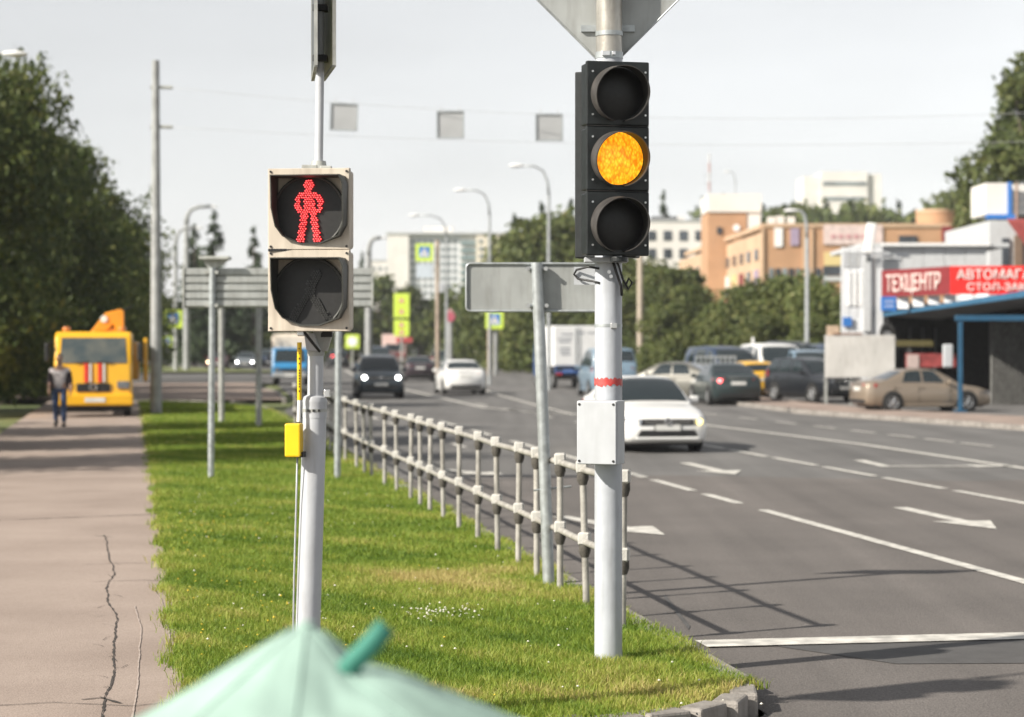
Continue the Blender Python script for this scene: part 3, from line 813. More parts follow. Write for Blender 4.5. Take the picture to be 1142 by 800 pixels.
# brackets
for py in (291, 84):
    zb = lz(py)
    MB().box((-.02, -.10, zb), (48 * s2, .16, .03)).build("bracket", white_box if py > 200 else galv, TL, bevel=.004)
MB().tube([(.035, -.08, lz(288)), (.06, -.12, lz(298)), (.085, -.10, lz(312)), (.12, -.09, lz(323)), (.145, -.07, lz(316)), (.125, -.06, lz(311)), (.105, -.085, lz(318))], .007, 8).build("cable", black_trim, TL, smooth=180)
MB().tube([(.02, -.085, lz(289)), (.045, -.115, lz(305)), (.075, -.10, lz(320)), (.08, -.08, lz(330))], .009, 8).build("cable", black_trim, TL, smooth=180)
MB().box((-.148, .05, lz(307.5)), (24 * s2, .006, 20 * s2)).build("white_tag", white_box, TL)
MB().tube([(-.06, -.06, lz(300)), (-.13, -.03, lz(298)), (-.20, .03, lz(301)), (-.215, .035, lz(306)), (-.19, .03, lz(311)), (-.10, -.02, lz(314)), (-.06, -.07, lz(316))], .007, 8).build("cable", black_trim, TL, smooth=180)
for k, py in enumerate((304, 309)):
    MB().disc((.0 + .012 * (k % 2), -15.2 * s2, lz(py)), .012, (0, -1, 0), .014, 10).build("bolt", screw_m, TL)
for py in (363.0, 364.0)[:1]:
    MB().tube([(0, 0, lz(365)), (0, 0, lz(361.5))], 15.6 * s2, 36).build("strap_band", galv, TL, smooth=40)
    MB().box((.03, -.085, lz(363.5)), (.04, .03, .035)).build("strap_clip", screw_m, TL, bevel=.004)
# red tape, ragged
red_tape = mat("red_tape", (0.45, 0.02, 0.018), 0.45, col2=(0.50, 0.12, 0.11), scale=24, detail=8)
rows = [[], []]
for k in range(49):
    a = 2 * math.pi * k / 48
    for q, py in enumerate((421.5, 430)):
        jit = 0 if k in (0, 48) else random.uniform(-2.2, 2.2)
        rows[q].append((15.75 * s2 * math.cos(a), 15.75 * s2 * math.sin(a), lz(py + jit)))
MB().grid(rows).build("red_tape", red_tape, TL, smooth=180)
# junction box
JM = Matrix.Translation((X(668.5, d2) - tx - .0, -.175, lz(481))) @ Matrix.Rotation(R(-20), 4, 'Z')
jb = MB().box((0, .012, 0), (46 * s2, .16, 70 * s2)).xf(JM).build("junction_box", white_box, TL, bevel=.006)
MB().box((0, -.078, 0), (45 * s2, .018, 69 * s2)).xf(JM).build("box_lid", white_box, jb, bevel=.005)
for sx_ in (-1, 1):
    for sz_ in (-1, 1):
        MB().disc((sx_ * 19.5 * s2, -.086, sz_ * 31 * s2), .008, (0, -1, 0), .005, 10).xf(JM).build("lid_screw", black_trim, jb)
# diamond sign seen from behind
rows = []
hd = 160 * s2
zc_ = lz(77) + hd
pts = [(0, -hd), (hd, 0), (0, hd), (-hd, 0)]
def rounded(pts, r, n=5):
    out = []
    N = len(pts)
    for i in range(N):
        p, a, b = Vector(pts[i]), Vector(pts[i - 1]), Vector(pts[(i + 1) % N])
        da, db = (a - p).normalized(), (b - p).normalized()
        ang = da.angle(db); L_ = r / math.tan(ang / 2)
        c = p + (da + db).normalized() * (r / math.sin(ang / 2))
        s_, e = p + da * L_, p + db * L_
        a0 = math.atan2(s_.y - c.y, s_.x - c.x); a1 = math.atan2(e.y - c.y, e.x - c.x)
        dlt = (a1 - a0 + math.pi) % (2 * math.pi) - math.pi
        for k in range(n + 1):
            t = a0 + dlt * k / n; out.append((c.x + r * math.cos(t), c.y + r * math.sin(t)))
    return out
dp = rounded(pts, .05)
MB().prism([(x, .105, zc_ + z) for x, z in dp], (0, .004, 0)).build("priority_sign_plate", plate_back, TL)
ed = [(x, .095, zc_ + z) for x, z in dp] ; ed.append(ed[0])
MB().tube(ed, .006, 6, cap=False).build("plate_rim", galv, TL)
MB().box((0.0, .0925, lz(30)), (.34, .022, .04)).build("plate_bracket", galv, TL)
MB().tube([(0.005, 0, lz(41)), (0.005, 0, lz(36))], 15.4 * s2, 30).build("clamp_band", galv, TL, smooth=40)

# ---------------------------------------------------------------- pedestrian signal
d1 = 11.16; s1 = d1 / F
def px1(px): return X(px, d1)
def z1(py): return Z(py, d1)
PS = thing("pedestrian_signal", "cream pedestrian signal showing a red standing figure on a grey pole with yellow box", "pedestrian signal", (px1(340), d1, LAWN))
ox = px1(340)
def P1(px, py, y=0): return (px1(px) - ox, y, z1(py) - LAWN)
MB().tube([(0, 0, -.3), P1(343.5, 690), P1(351, 462)], [14.2 * s1, 13.8 * s1, 13.2 * s1], 40).build("pole", pole_paint, PS, smooth=40)
MB().tube([P1(351.5, 446), P1(352.5, 372)], 8.8 * s1, 30).build("pole_neck", pole_paint, PS, smooth=40)
MB().tube([P1(351, 466), P1(351.2, 449), P1(351.2, 447.5), P1(351.3, 443), P1(351.4, 441)], [13.6 * s1, 13.6 * s1, 13.9 * s1, 12.6 * s1, 9 * s1], 40).build("pole_sleeve", pole_paint, PS, smooth=35)
MB().tube([P1(351, 459.5), P1(351, 456)], 13.75 * s1, 40).build("strap_band", galv_rough, PS, smooth=40)
for k in range(3):
    MB().box(P1(345 + 6 * k, 457.7, -13.8 * s1), (.012, .006, .012)).build("strap_slot", black_trim, PS)
MB().box(P1(365, 439, -.01), (.03, .03, .04)).box(P1(363, 442, 0), (.05, .02, .015)).build("clamp_bolt", screw_m, PS, bevel=.004)
MB().tube([P1(352.5, 397), P1(352.5, 392)], 9.6 * s1, 30).build("clamp_band", galv_rough, PS, smooth=40)
# bracket under the heads
bx = MB(); bx.prism([P1(343, 391, -.06), P1(341, 372, -.10), P1(352, 372, -.10), P1(358, 392, -.06)], (0, .05, 0))
bx.build("bracket", white_box, PS, bevel=.003)
bx = MB(); bx.prism([P1(356, 392, -.03), P1(350, 370, -.06), P1(372, 370, -.04), P1(365, 392, -.02)], (0, .06, 0))
bx.build("bracket", galv_rough, PS, bevel=.003)
MB().tube([P1(340, 368, -.12), P1(346, 376, -.13), P1(352, 384, -.11), P1(358, 392, -.08)], .008, 8).build("cable", black_trim, PS, smooth=180)
MB().box(P1(338, 372, -.11), (.035, .04, .03)).build("clamp_bolt", screw_m, PS, bevel=.006)
MB().box(P1(365, 373, -.02), (.06, .06, .03)).build("bracket_foot", black_trim, PS, bevel=.004)
# heads
fw, fh = 91 * s1, 89 * s1
red_led = mat("lit_red_led", (0.2, 0.01, 0.01), 0.4, emit=(1.0, 0.006, 0.014), estr=1.0)
red_core = mat("red_led_core", (0.3, 0.1, 0.1), 0.4, emit=(1.0, 0.34, 0.32), estr=1.3)
led_off = mat("unlit_led", (0.04, 0.04, 0.038), 0.3, var=0.2)
back_blk = mat("signal_inside", (0.018, 0.018, 0.017), 0.4, var=0.2, scale=30)
hood_m = mat("signal_hood", (0.05, 0.053, 0.048), 0.5, var=0.2, dirt=.3)
HY = R(-7)
for i, (pyc, on_) in enumerate(((236.0, True), (325.5, False))):
    M = Matrix.Translation(P1(348.5, pyc, -.20)) @ Matrix.Rotation(HY, 4, 'Z')
    # housing shell: rear box and front face plate with a hood-shaped opening
    MB().box((0, .09, 0), (fw * .96, .13, fh * .97)).xf(M).build("signal_housing", cream, PS, bevel=.015)
    o_ = [(-.40, .40), (.45, .40), (.485, .30), (.475, -.20), (.40, -.34), (.14, -.435), (-.10, -.435), (-.31, -.34), (-.385, -.22), (-.41, 0)]
    outer = [(-.5, .5), (.5, .5), (.5, .3), (.5, -.2), (.5, -.5), (.2, -.5), (-.2, -.5), (-.5, -.5), (-.5, -.22), (-.5, 0)]
    rows = [[(x * fw, .03, z * fh) for x, z in outer], [(x * fw, 0, z * fh) for x, z in outer],
            [(x * fw, -.004, z * fh) for x, z in [(a * .985, b * .985) for a, b in outer]],
            [(x * fw, -.004, z * fh) for x, z in o_], [(x * fw * .97, .045, z * fh * .97) for x, z in o_]]
    MB().grid(rows, close=True).xf(M).build("face_frame", cream, PS, smooth=30)
    # hood: sides and top in dark plastic projecting forward, tapering to the bottom
    L_ = [.24, .24, .22, .17, .10, .03, .02, .06, .11, .18]
    oo = [(x * fw * .995, z * fh * .995) for x, z in o_]
    rowA = [(x, -.003, z) for x, z in oo]; rowB = [(x * 1.0, -l * 0.62, z) for (x, z), l in zip(oo, L_)]
    oi = [(x * .965, z * .965) for x, z in oo]
    rowC = [(x, -l * 0.62, z) for (x, z), l in zip(oi, L_)]; rowD = [(x, .03, z) for x, z in oi]
    hd_ = MB().grid([rowA, rowB, rowC, rowD], close=True)
    hood = hd_.xf(M).build("hood", hood_m, PS, smooth=30)
    MB().box((0, .04, 0), (fw * .86, .02, fh * .86)).xf(M).build("back_panel", back_blk, PS)
    rl = 39 * s1
    MB().tube([(0, .028, -.03 * fh), (0, .012, -.03 * fh)], [rl, rl * .98], 40).xf(M).build("lens_disc", lens_dark, PS, smooth=40)
    ringp = [(rl * math.cos(t), .012, rl * math.sin(t) - .03 * fh) for t in [2 * math.pi * k / 40 for k in range(41)]]
    MB().tube(ringp, .007, 8, cap=False).xf(M).build("lens_ring", hood_m, PS, smooth=180)
    # led figure
    leds, core = MB(), MB()
    def inside(x, z):
        if on_:
            if (x / 5.6) ** 2 + ((z - 26) / 7.5) ** 2 < 1: return True
            if -3 < z < 20:
                e = (x / 16.0) ** 2 + ((z - 7) / 14.5) ** 2
                if .42 < e < 1 : return True
                if abs(x) < 6.5: return True
            if -36 < z <= -3:
                q = 4.6 + (-z - 3) * .165
                return abs(abs(x) - q) < 4.1
            return False
        if (x - 8) ** 2 + (z - 18) ** 2 < 30: return True
        if abs(x - 1 - z * .2) < 6 and -8 < z < 13: return True
        if -32 < z <= -6: return abs(abs(x - 1) - (4 + (-z - 6) * .65)) < 5
        return False
    st = 2.62
    for a in range(-9, 10):
        for b in range(-17, 18):
            x = a * st + (st / 2 if b % 2 else 0); z = b * st * .87
            x += random.uniform(-.3, .3); z += random.uniform(-.3, .3)
            if inside(x, z):
                c = (x * s1, .006, (z - 1) * s1)
                leds.disc(c, 1.0 * s1, (0, -1, 0), .006, 8)
                if on_: core.disc((c[0], -.0005, c[2]), .4 * s1, (0, -1, 0), .004, 6)
    if on_:
        rf = leds.xf(M).build("red_figure", red_led, PS, label="lit red standing figure"); struct(rf, 'stuff')
        co = core.xf(M).build("led_core", red_core, rf); struct(co, 'stuff')
    else:
        gf = leds.xf(M).build("unlit_walking_figure", led_off, PS); struct(gf, 'stuff')
    for sx_ in (-1, 1):
        for sz_ in (-1, 1):
            MB().disc((sx_ * fw * .465, -.004, sz_ * fh * .46), .006, (0, -1, 0), .006, 8).xf(M).build("screw", black_trim, PS)
MB().box(P1(348.5, 280.8, -.17), (fw * .985, .04, .012)).build("housing_seam", black_trim, PS)
# collar and upper pole with signs edge on
MB().tube([P1(355.5, 192), P1(355.5, 186), P1(355.5, 180)], [9 * s1, 9 * s1, 8 * s1], 24).build("pole_collar", galv_rough, PS, smooth=35)
MB().box(P1(346, 187.5, -.02), (.08, .05, .025)).box(P1(364, 188, -.02), (.06, .05, .02)).build("collar_clamp", galv_rough, PS, bevel=.004)
MB().tube([P1(355.5, 192), P1(357, 84), P1(358, -140)], 4.7 * s1, 24).build("upper_pole", pole_paint, PS, smooth=40)
# two plates on the upper pole, seen nearly edge on
dark_back = mat("dark_plate_back", (.10, .11, .115), .5, .3)
lime_pale = mat("pale_fluorescent_rim", (0.60, 0.62, 0.38), 0.5, var=0.05)
def edge_plate(cx_px, bot_py, w_px_m, h, rz, m, yoff, face=None):
    M = Matrix.Translation(Vector(P1(cx_px, bot_py, yoff)) + Vector((0, 0, h / 2))) @ Matrix.Rotation(rz, 4, 'Z')
    o = MB().box((0, 0, 0), (w_px_m, .012, h)).xf(M).build("crossing_sign_plate", m, PS)
    MB().box((0, 0, -h / 2), (w_px_m, .018, .012)).box((-w_px_m / 2, 0, 0), (.012, .018, h)).box((w_px_m / 2, 0, 0), (.012, .018, h)).xf(M).build("plate_flange", galv_rough, o)
    return o
edge_plate(349.5, 80, .62, .62, R(-83.3), dark_back, .06)
edge_plate(365, 79, .62, .62, R(100), lime_pale, .10)
for py in (66, 10):
    MB().box(P1(357.5, py, -.005), (.075, .07, .035)).build("plate_clamp", black_trim, PS, bevel=.004)
# push-button box and conduit
ye = mat("yellow_plastic", (0.78, 0.50, 0.005), 0.4, var=0.04)
yb = MB().box(P1(330, 490, -.10), (17.6 * s1, .075, 37 * s1), rz=R(-8)).build("push_button_box", ye, PS, bevel=.008)
MB().box(P1(334, 506, -.085), (15 * s1, .06, 6 * s1), rz=R(-8)).build("box_base", black_trim, PS)
MB().tube([P1(335.5, 382, -.075), P1(335.6, 446, -.075)], 2.6 * s1, 12).build("yellow_conduit", ye, PS, smooth=60)
MB().tube([P1(335.6, 446, -.075), P1(334.8, 470, -.08)], 2.3 * s1, 10).build("white_conduit", sign_white, PS, smooth=60)
for py, l_ in ((389, 1.2), (394.5, 1.0), (400, 1.8), (405.5, 1.3), (413, 1.6), (416, 1.6), (419, 1.6), (422, 1.6), (425, 1.6), (428, 1.6), (431, 1.6), (436, 1.8)):
    MB().box(P1(335.5, py, -.075 - 2.62 * s1), (1.5 * s1, .0012, l_ * s1)).build("printed_mark", black_m, PS)
MB().tube([P1(333, 508, -.07), P1(331.5, 560, -.055), P1(329, 640, -.05), P1(327, 760, -.05)], 1.0 * s1, 8).build("cable", pole_paint, PS, smooth=180)

# ---------------------------------------------------------------- back of a plate sign on a leaning post
d3 = D(655, LAWN); s3 = d3 / F
bx3 = X(612, d3)
RS = thing("road_sign", "grey back of a wide road sign plate on a leaning galvanised post", "road sign", (bx3, d3, LAWN))
def P3(px, py, y=0): return (X(px, d3) - bx3, y, Z(py, d3) - LAWN)
MB().tube([P3(612.6, 670), P3(606, 480), P3(598.5, 293)], [6.6 * s3, 6.6 * s3, 6.4 * s3], 24).build("post", galv, RS, smooth=40)
pl = rounded([(-78 * s3, -26.5 * s3), (78 * s3, -26.5 * s3), (78 * s3, 26.5 * s3), (-78 * s3, 26.5 * s3)], .035)
c3 = Vector(P3(598, 320.5))
MB().prism([(c3.x + x, .065, c3.z + z) for x, z in pl], (0, .004, 0)).build("sign_plate", plate_back, RS)
fr = [(c3.x + x, .055, c3.z + z) for x, z in pl]; fr.append(fr[0])
MB().tube(fr, .011, 8, cap=False).build("plate_flange", galv, RS, smooth=180)
for py in (341, 300):
    q = P3(599.4 if py == 341 else 598.6, py)
    MB().box((q[0], .03, q[2]), (.15, .05, .035)).build("clamp", galv, RS, bevel=.005)
    for sx_ in (-1, 1):
        MB().disc((q[0] + sx_ * .075, -.0, q[2]), .018, (0, -1, 0), .03, 8).build("bolt", screw_m, RS)
q = P3(607.5, 547)
MB().tube([(q[0] - .09, -.02, q[2]), (q[0] + .22, .04, q[2] + .03)], .009, 8).build("wire_tie", galv, RS)

# ---------------------------------------------------------------- slatted direction board on two thin posts
d4 = D(535, LAWN); s4 = d4 / F
bx4 = X(308, d4)
DB = thing("direction_board", "back of a slatted grey direction board on two thin posts behind the pedestrian signal", "direction board", (bx4, d4, LAWN))
def P4(px, py, y=0): return (X(px, d4) - bx4, y, Z(py, d4) - LAWN)
for px in (236.5, 377.5):
    MB().tube([P4(px - 1.5, 548), P4(px + .5, 299)], 3.6 * s4, 16).build("post", galv, DB, smooth=40)
for k in range(5):
    y0 = 299.5 + k * 8.8
    a, b = P4(204.5, y0), P4(414.5, y0 + 8.0)
    sl = MB().prism([(a[0], .075, a[2]), (a[0], .045, a[2] - .006), (a[0], .045, b[2] + .02), (a[0], .075, b[2])], (b[0] - a[0], 0, 0))
    sl.build("slat", plate_back, DB)
a, b = P4(205, 299), P4(414, 343)
MB().box(((a[0] + b[0]) / 2, .085, (a[2] + b[2]) / 2), (b[0] - a[0], .01, a[2] - b[2])).build("board_sheet", galv_rough, DB)
for px in (204, 415):
    MB().box(P4(px, 321, .06), (.03, .06, 46 * s4)).build("end_cap", galv_rough, DB)
for px in (236.5, 377.5):
    for py in (341, 304):
        MB().box(P4(px, py, .01), (.19, .08, .05)).build("clamp", galv_rough, DB, bevel=.006)
MB().box(P4(240, 288, .0), (34 * s4, .28, .05)).build("top_plate", galv_rough, DB, bevel=.01)
MB().prism([P4(226, 290, -.02), P4(256, 290, -.02), P4(240, 300, -.02), P4(233, 300, -.02)], (0, .05, 0)).build("top_bracket", galv_rough, DB)
for px, fy, ty, lab in ((247, 472, 300, "dark bare post on the lawn close behind the slatted board's left post"), (288.5, 477, 302, "thin grey post on the far lawn under the middle of the slatted board")):
    d = D(fy, LAWN)
    t = thing("metal_post", lab, "post", (X(px, d), d, LAWN))
    MB().tube([(0, 0, -.1), (0, 0, Z(ty, d) - LAWN)], .075, 14).build("tube", galv_rough, t, smooth=40)
    MB().box((0, .06, Z(ty + 10, d) - LAWN), (.5, .02, .45)).build("sign_plate", plate_back, t)
    MB().box((0, -.02, Z(341, d) - LAWN), (.22, .16, .09)).build("clamp", galv, t)

# ---------------------------------------------------------------- guard rail
fence_paint = mat("worn_fence_paint", (0.37, 0.355, 0.325), 0.6, 0.1, var=0.15, scale=8, bump=0.15, dirt=0.6)
cap_paint = mat("pale_connector_paint", (0.52, 0.51, 0.48), 0.6, var=0.12, scale=9, bump=0.2, dirt=0.35)
ring_dark = mat("dark_ring", (0.075, 0.068, 0.058), 0.85, var=0.25, scale=20)
GRl = thing("guard_rail", "weathered pale tube railing with block connectors along the kerb beside the road", "railing", (0, 0, LAWN))
pxs = [694, 655, 625, 599, 578, 555.6, 533, 512, 495, 479.5, 469, 458, 443, 429, 415, 407, 398, 385]
dl = [7978 / (p - 168) for p in pxs]
while dl[-1] < 49: dl.append(dl[-1] + 1.05)
zt, zm = 1.05, .50
capm = MB().box((0, 0, 0), (.092, .09, .098)).build("connector", cap_paint, GRl, bevel=.014); capm_me = capm.data
bpy.data.objects.remove(capm)
cuf = MB().tube([(0, 0, -.045), (0, 0, .0), (0, 0, .05)], [.031, .046, .044], 12).build("connector_dark_ring", ring_dark, GRl, smooth=50); cuf_me = cuf.data  # dark ring below each connector block
bpy.data.objects.remove(cuf)
bev = lambda o: (setattr(o.modifiers.new("bevel", 'BEVEL'), 'width', .012), o)[1]
ends = []
for i, d in enumerate(dl):
    x = fence_x(d); lean = random.uniform(-.02, .02) + (0.045 if i == 1 else 0) ; lf = random.uniform(-.03, .03)
    h = 1.0
    top = Vector((x - lean, d + lf, zt)); bot = Vector((x, d, -.15))
    md = bot.lerp(top, (zm + .15) / (zt + .15))
    post = MB().tube([tuple(bot), tuple(top)], .0265, 12).build("post", fence_paint, GRl, smooth=40)
    a_ = random.uniform(-.12, .12) - .16
    for c in (top, md):
        k = bpy.data.objects.new("connector", capm_me); C.objects.link(k); k.parent = post; k.location = c + Vector((0, 0, .025)); k.rotation_euler = (random.uniform(-.05, .05), random.uniform(-.05, .05), a_); bev(k)
        q = bpy.data.objects.new("connector_dark_ring", cuf_me); C.objects.link(q); q.parent = post; q.location = c - Vector((0, 0, .07))
    ends.append((top, md))
for i in range(len(ends) - 1):
    for j, nm in ((0, "top_rail"), (1, "lower_rail")):
        a, b = ends[i][j].copy(), ends[i + 1][j].copy()
        if i == 0 and j == 0: a = a - Vector((0, 0, .0))
        MB().tube([tuple(a), tuple(b)], .026, 10).build(nm, fence_paint, GRl, smooth=60)
# ---------------------------------------------------------------- vehicles
def paint(name, col, metal=0.0, rough=0.3):
    return mat(name, col, rough, metal, var=0.02, scale=2, coat=0.55)
BODIES = {
 'sedan': dict(L=4.6, W=1.78, H=1.46, wb=2.65, wr=.32,
   st=[(-2.3, .66, .34, .58), (-2.26, .77, .25, .68), (-2.1, .855, .20, .76), (-1.75, .885, .18, .85), (-1.05, .89, .17, .95), (0, .89, .17, .97), (1.2, .89, .17, .99), (1.65, .885, .18, 1.03), (2.05, .865, .22, 1.05), (2.22, .80, .27, 1.0), (2.3, .69, .38, .88)],
   cab=[(-1.12, .935, .93), (-.75, 1.19, .955), (-.38, 1.385, .96), (-.1, 1.445, .965), (.25, 1.46, .97), (.6, 1.45, .975), (.88, 1.40, .98), (1.2, 1.25, .99), (1.66, 1.035, 1.0)], ws=(0.15, 2.6), rw=(6.25, 7.75), sides=[(1.5, 3.95), (4.15, 6.35)], hb=.82, ht=.60),
 'suv': dict(L=4.55, W=1.80, H=1.70, wb=2.62, wr=.35,
   st=[(-2.27, .68, .42, .72), (-2.22, .79, .32, .90), (-2.05, .865, .26, .98), (-1.6, .895, .25, 1.04), (-1.05, .90, .24, 1.10), (0, .90, .24, 1.12), (1.4, .90, .24, 1.14), (1.9, .89, .26, 1.14), (2.18, .86, .30, 1.12), (2.27, .78, .42, 1.0)],
   cab=[(-1.15, 1.08, 1.06), (-.8, 1.33, 1.09), (-.45, 1.56, 1.1), (-.15, 1.655, 1.1), (.4, 1.70, 1.11), (1.1, 1.70, 1.11), (1.75, 1.66, 1.12), (2.02, 1.45, 1.12), (2.2, 1.13, 1.12)], ws=(0.15, 2.6), rw=(6.3, 7.7), sides=[(1.4, 3.7), (3.95, 5.1), (5.25, 6.5)], hb=.83, ht=.66),
 'hatch': dict(L=3.9, W=1.68, H=1.47, wb=2.45, wr=.31,
   st=[(-1.95, .64, .34, .62), (-1.9, .74, .25, .74), (-1.75, .81, .2, .82), (-1.4, .835, .18, .9), (-.85, .84, .17, .98), (.2, .84, .17, 1.0), (1.2, .84, .18, 1.02), (1.65, .83, .22, 1.02), (1.87, .79, .28, 1.0), (1.95, .70, .4, .9)],
   cab=[(-.98, .96, .95), (-.65, 1.2, .97), (-.3, 1.38, .98), (0, 1.455, .98), (.5, 1.47, .99), (1.0, 1.45, .99), (1.4, 1.38, 1.0), (1.62, 1.22, 1.0), (1.82, 1.02, 1.0)], ws=(0.15, 2.6), rw=(6.2, 7.7), sides=[(1.4, 3.7), (3.9, 6.1)], hb=.77, ht=.58),
 'van': dict(L=4.8, W=1.9, H=1.98, wb=2.9, wr=.34,
   st=[(-2.4, .70, .4, .78), (-2.35, .82, .3, .95), (-2.15, .91, .24, 1.05), (-1.7, .94, .22, 1.12), (-1.2, .95, .22, 1.16), (0, .95, .22, 1.17), (1.6, .95, .22, 1.17), (2.2, .94, .24, 1.17), (2.36, .92, .3, 1.16), (2.4, .86, .42, 1.1)],
   cab=[(-1.75, 1.12, 1.1), (-1.3, 1.45, 1.14), (-.9, 1.75, 1.15), (-.5, 1.92, 1.15), (.2, 1.98, 1.15), (1.2, 1.98, 1.15), (2.1, 1.95, 1.15), (2.28, 1.7, 1.16), (2.36, 1.17, 1.16)], ws=(0.15, 2.6), rw=(6.3, 7.5), sides=[(1.3, 3.4), (3.7, 4.9), (5.1, 5.9)], hb=.90, ht=.78),
}
def hsec(hw, zl, zh):
    h = zh - zl
    return [(0, zl), (hw * .86, zl), (hw * .965, zl + h * .1), (hw * .995, zl + h * .34), (hw, zl + h * .56), (hw * .975, zl + h * .8), (hw * .915, zl + h * .95), (hw * .8, zh), (hw * .4, zh + .022), (0, zh + .03)]
WH = {}
def wheel(parent, x, y, r, side):
    key = round(r, 3)
    if key not in WH:
        prof = [(r * .62, -.085), (r * .70, -.10), (r * .93, -.10), (r * .99, -.075), (r, 0), (r * .99, .075), (r * .93, .10), (r * .70, .10), (r * .62, .085)]
        rows = [[(w_, q * math.cos(t), q * math.sin(t)) for t in [2 * math.pi * k / 28 for k in range(28)]] for q, w_ in prof]
        ty = MB().grid(rows, close=True).build("tyre", rubber, None, smooth=60); t_me = ty.data; bpy.data.objects.remove(ty)
        rm = MB()
        rm.tube([(-.08, 0, 0), (.055, 0, 0)], r * .64, 28)
        ri = rm.build("rim_back", black_trim, None); rb_me = ri.data; bpy.data.objects.remove(ri)
        sp = MB()
        ring = [(.07, r * .6 * math.cos(t), r * .6 * math.sin(t)) for t in [2 * math.pi * k / 28 for k in range(29)]]
        sp.tube(ring, r * .06, 6, cap=False)
        for k in range(5):
            t = 2 * math.pi * k / 5
            sp.tube([(.075, 0, 0), (.068, r * .6 * math.cos(t), r * .6 * math.sin(t))], [r * .11, r * .08], 6)
        sp.disc((.07, 0, 0), r * .14, (1, 0, 0), .02, 12)
        so = sp.build("rim", rim_m, None, smooth=40); s_me = so.data; bpy.data.objects.remove(so)
        WH[key] = (t_me, rb_me, s_me)
    t_me, rb_me, s_me = WH[key]
    w_ = bpy.data.objects.new("wheel", t_me); C.objects.link(w_); w_.parent = parent
    w_.location = (x, y, r); w_.rotation_euler = (0, 0, 0 if side > 0 else math.pi)
    for nm, m_ in (("rim_back", rb_me), ("rim", s_me)):
        o = bpy.data.objects.new(nm, m_); C.objects.link(o); o.parent = w_
    return w_
def car(kind, pm, name, label, cat, x, y, h, z=0.0, sc=1.0, front='normal', lights=None, tail=None, group=None, plate=True, rails=False, marker=None, emblem=True, rightlamp=None, wide=1.0):
    B = BODIES[kind]
    t = thing(name, label, cat, (x, y, z), heading(*h), group)
    t.scale = (sc * wide, sc, sc)
    L, W, wr = B['L'], B['W'], B['wr']
    # body
    rows = []
    # denser stations by Catmull-like interpolation
    st = B['st']; dense = []
    for i in range(len(st) - 1):
        p0, p1, p2, p3 = st[max(i - 1, 0)], st[i], st[i + 1], st[min(i + 2, len(st) - 1)]
        for k in range(3):
            u = k / 3
            dense.append(tuple(a + (b - a) * (u * u * (3 - 2 * u) if q else u) for q, (a, b) in enumerate(zip(p1, p2))))
    dense.append(st[-1])
    for (yy, hw, zl, zh) in dense:
        half = hsec(hw, zl, zh)
        rows.append([(xx, yy, zz) for xx, zz in half] + [(-xx, yy, zz) for xx, zz in half[-2:0:-1]])
    mb = MB().grid(rows, close=True); n = len(rows[0])
    mb.f.append(tuple(range(n))); mb.f.append(tuple(len(mb.v) - n + k for k in range(n)))
    body = mb.build("body", pm, t, smooth=52)
    # cabin
    g = []
    hb, ht = B['hb'], B['ht']; zmax = B['H']
    for (yy, zt_, zb) in B['cab']:
        f = (zt_ - zb) / (zmax - zb)
        top = hb + (ht - hb) * max(0, f)
        if f < .08: top = hb * .96
        half = [(hb, zb - .05), ((hb * .55 + top * .45) + .012, zb + (zt_ - zb) * .5), (top + .005, zb + (zt_ - zb) * .90), (top * .93, zt_ - .012 * f), (top * .5, zt_ + .012), (0, zt_ + .016)]
        g.append([(xx, yy, zz) for xx, zz in half] + [(-xx, yy, zz) for xx, zz in half[-2::-1]])
    cmb = MB().grid(g)
    cab = cmb.build("roof", pm, t, smooth=50)
    def surf(u, v):
        i = min(int(u), len(g) - 2); j = min(int(v), 9); a, b = u - i, v - j
        P_ = [Vector(g[i][j]), Vector(g[i + 1][j]), Vector(g[i + 1][j + 1]), Vector(g[i][j + 1])]
        return P_[0] * (1 - a) * (1 - b) + P_[1] * a * (1 - b) + P_[2] * a * b + P_[3] * (1 - a) * b
    def patch(nm, u0, u1, v0, v1, m_, off=.007, nu=8, nv=8, lab=None, skew=0, skew1=0):
        rows_ = []
        for a in range(nu + 1):
            r_ = []
            for b in range(nv + 1):
                fb = b / nv
                if v0 > 5: fs = 1 - fb
                else: fs = fb
                uu = u0 + skew * (fs) + (u1 - skew1 * fs - u0 - skew * fs) * a / nu; v = v0 + (v1 - v0) * fb
                p = surf(uu, v); e = .05
                du = surf(min(uu + e, len(g) - 1.001), v) - surf(max(uu - e, 0), v); dv = surf(uu, min(v + e, 9.999)) - surf(uu, max(v - e, 0))
                nrm = du.cross(dv); nrm.normalize()
                if nrm.dot(p - Vector((0, p.y, .6))) < 0: nrm = -nrm
                r_.append(tuple(p + nrm * off))
            rows_.append(r_)
        return MB().grid(rows_).build(nm, m_, t, smooth=180, label=lab)
    patch("windscreen", B['ws'][0], B['ws'][1], 2.75, 7.25, glass_m)
    patch("rear_window", B['rw'][0], B['rw'][1], 2.85, 7.15, glass_m)
    for k, (a, b) in enumerate(B['sides']):
        for v0, v1 in ((.3, 1.95), (8.05, 9.7)):
            last = k == len(B['sides']) - 1
            patch("side_window", a, b, v0, v1, glass_m, skew=1.15 if k == 0 else 0, skew1=.5 if last else 0)
    # wheels and arches
    fy, ry = -B['wb'] / 2 - .02, B['wb'] / 2 - .02 + .06
    for yy in (fy, ry):
        for sd_ in (-1, 1):
            MB().tube([(sd_ * (W / 2 - .16), yy, wr + .03), (sd_ * (W / 2 + .001), yy, wr + .03)], wr + .055, 26).build("wheel_arch", black_trim, t)
            wheel(t, sd_ * (W / 2 - .065), yy, wr, sd_)
    MB().box((0, .02, B['st'][4][2] + .02), (W * .86, L * .86, .08)).build("underbody", black_trim, t)
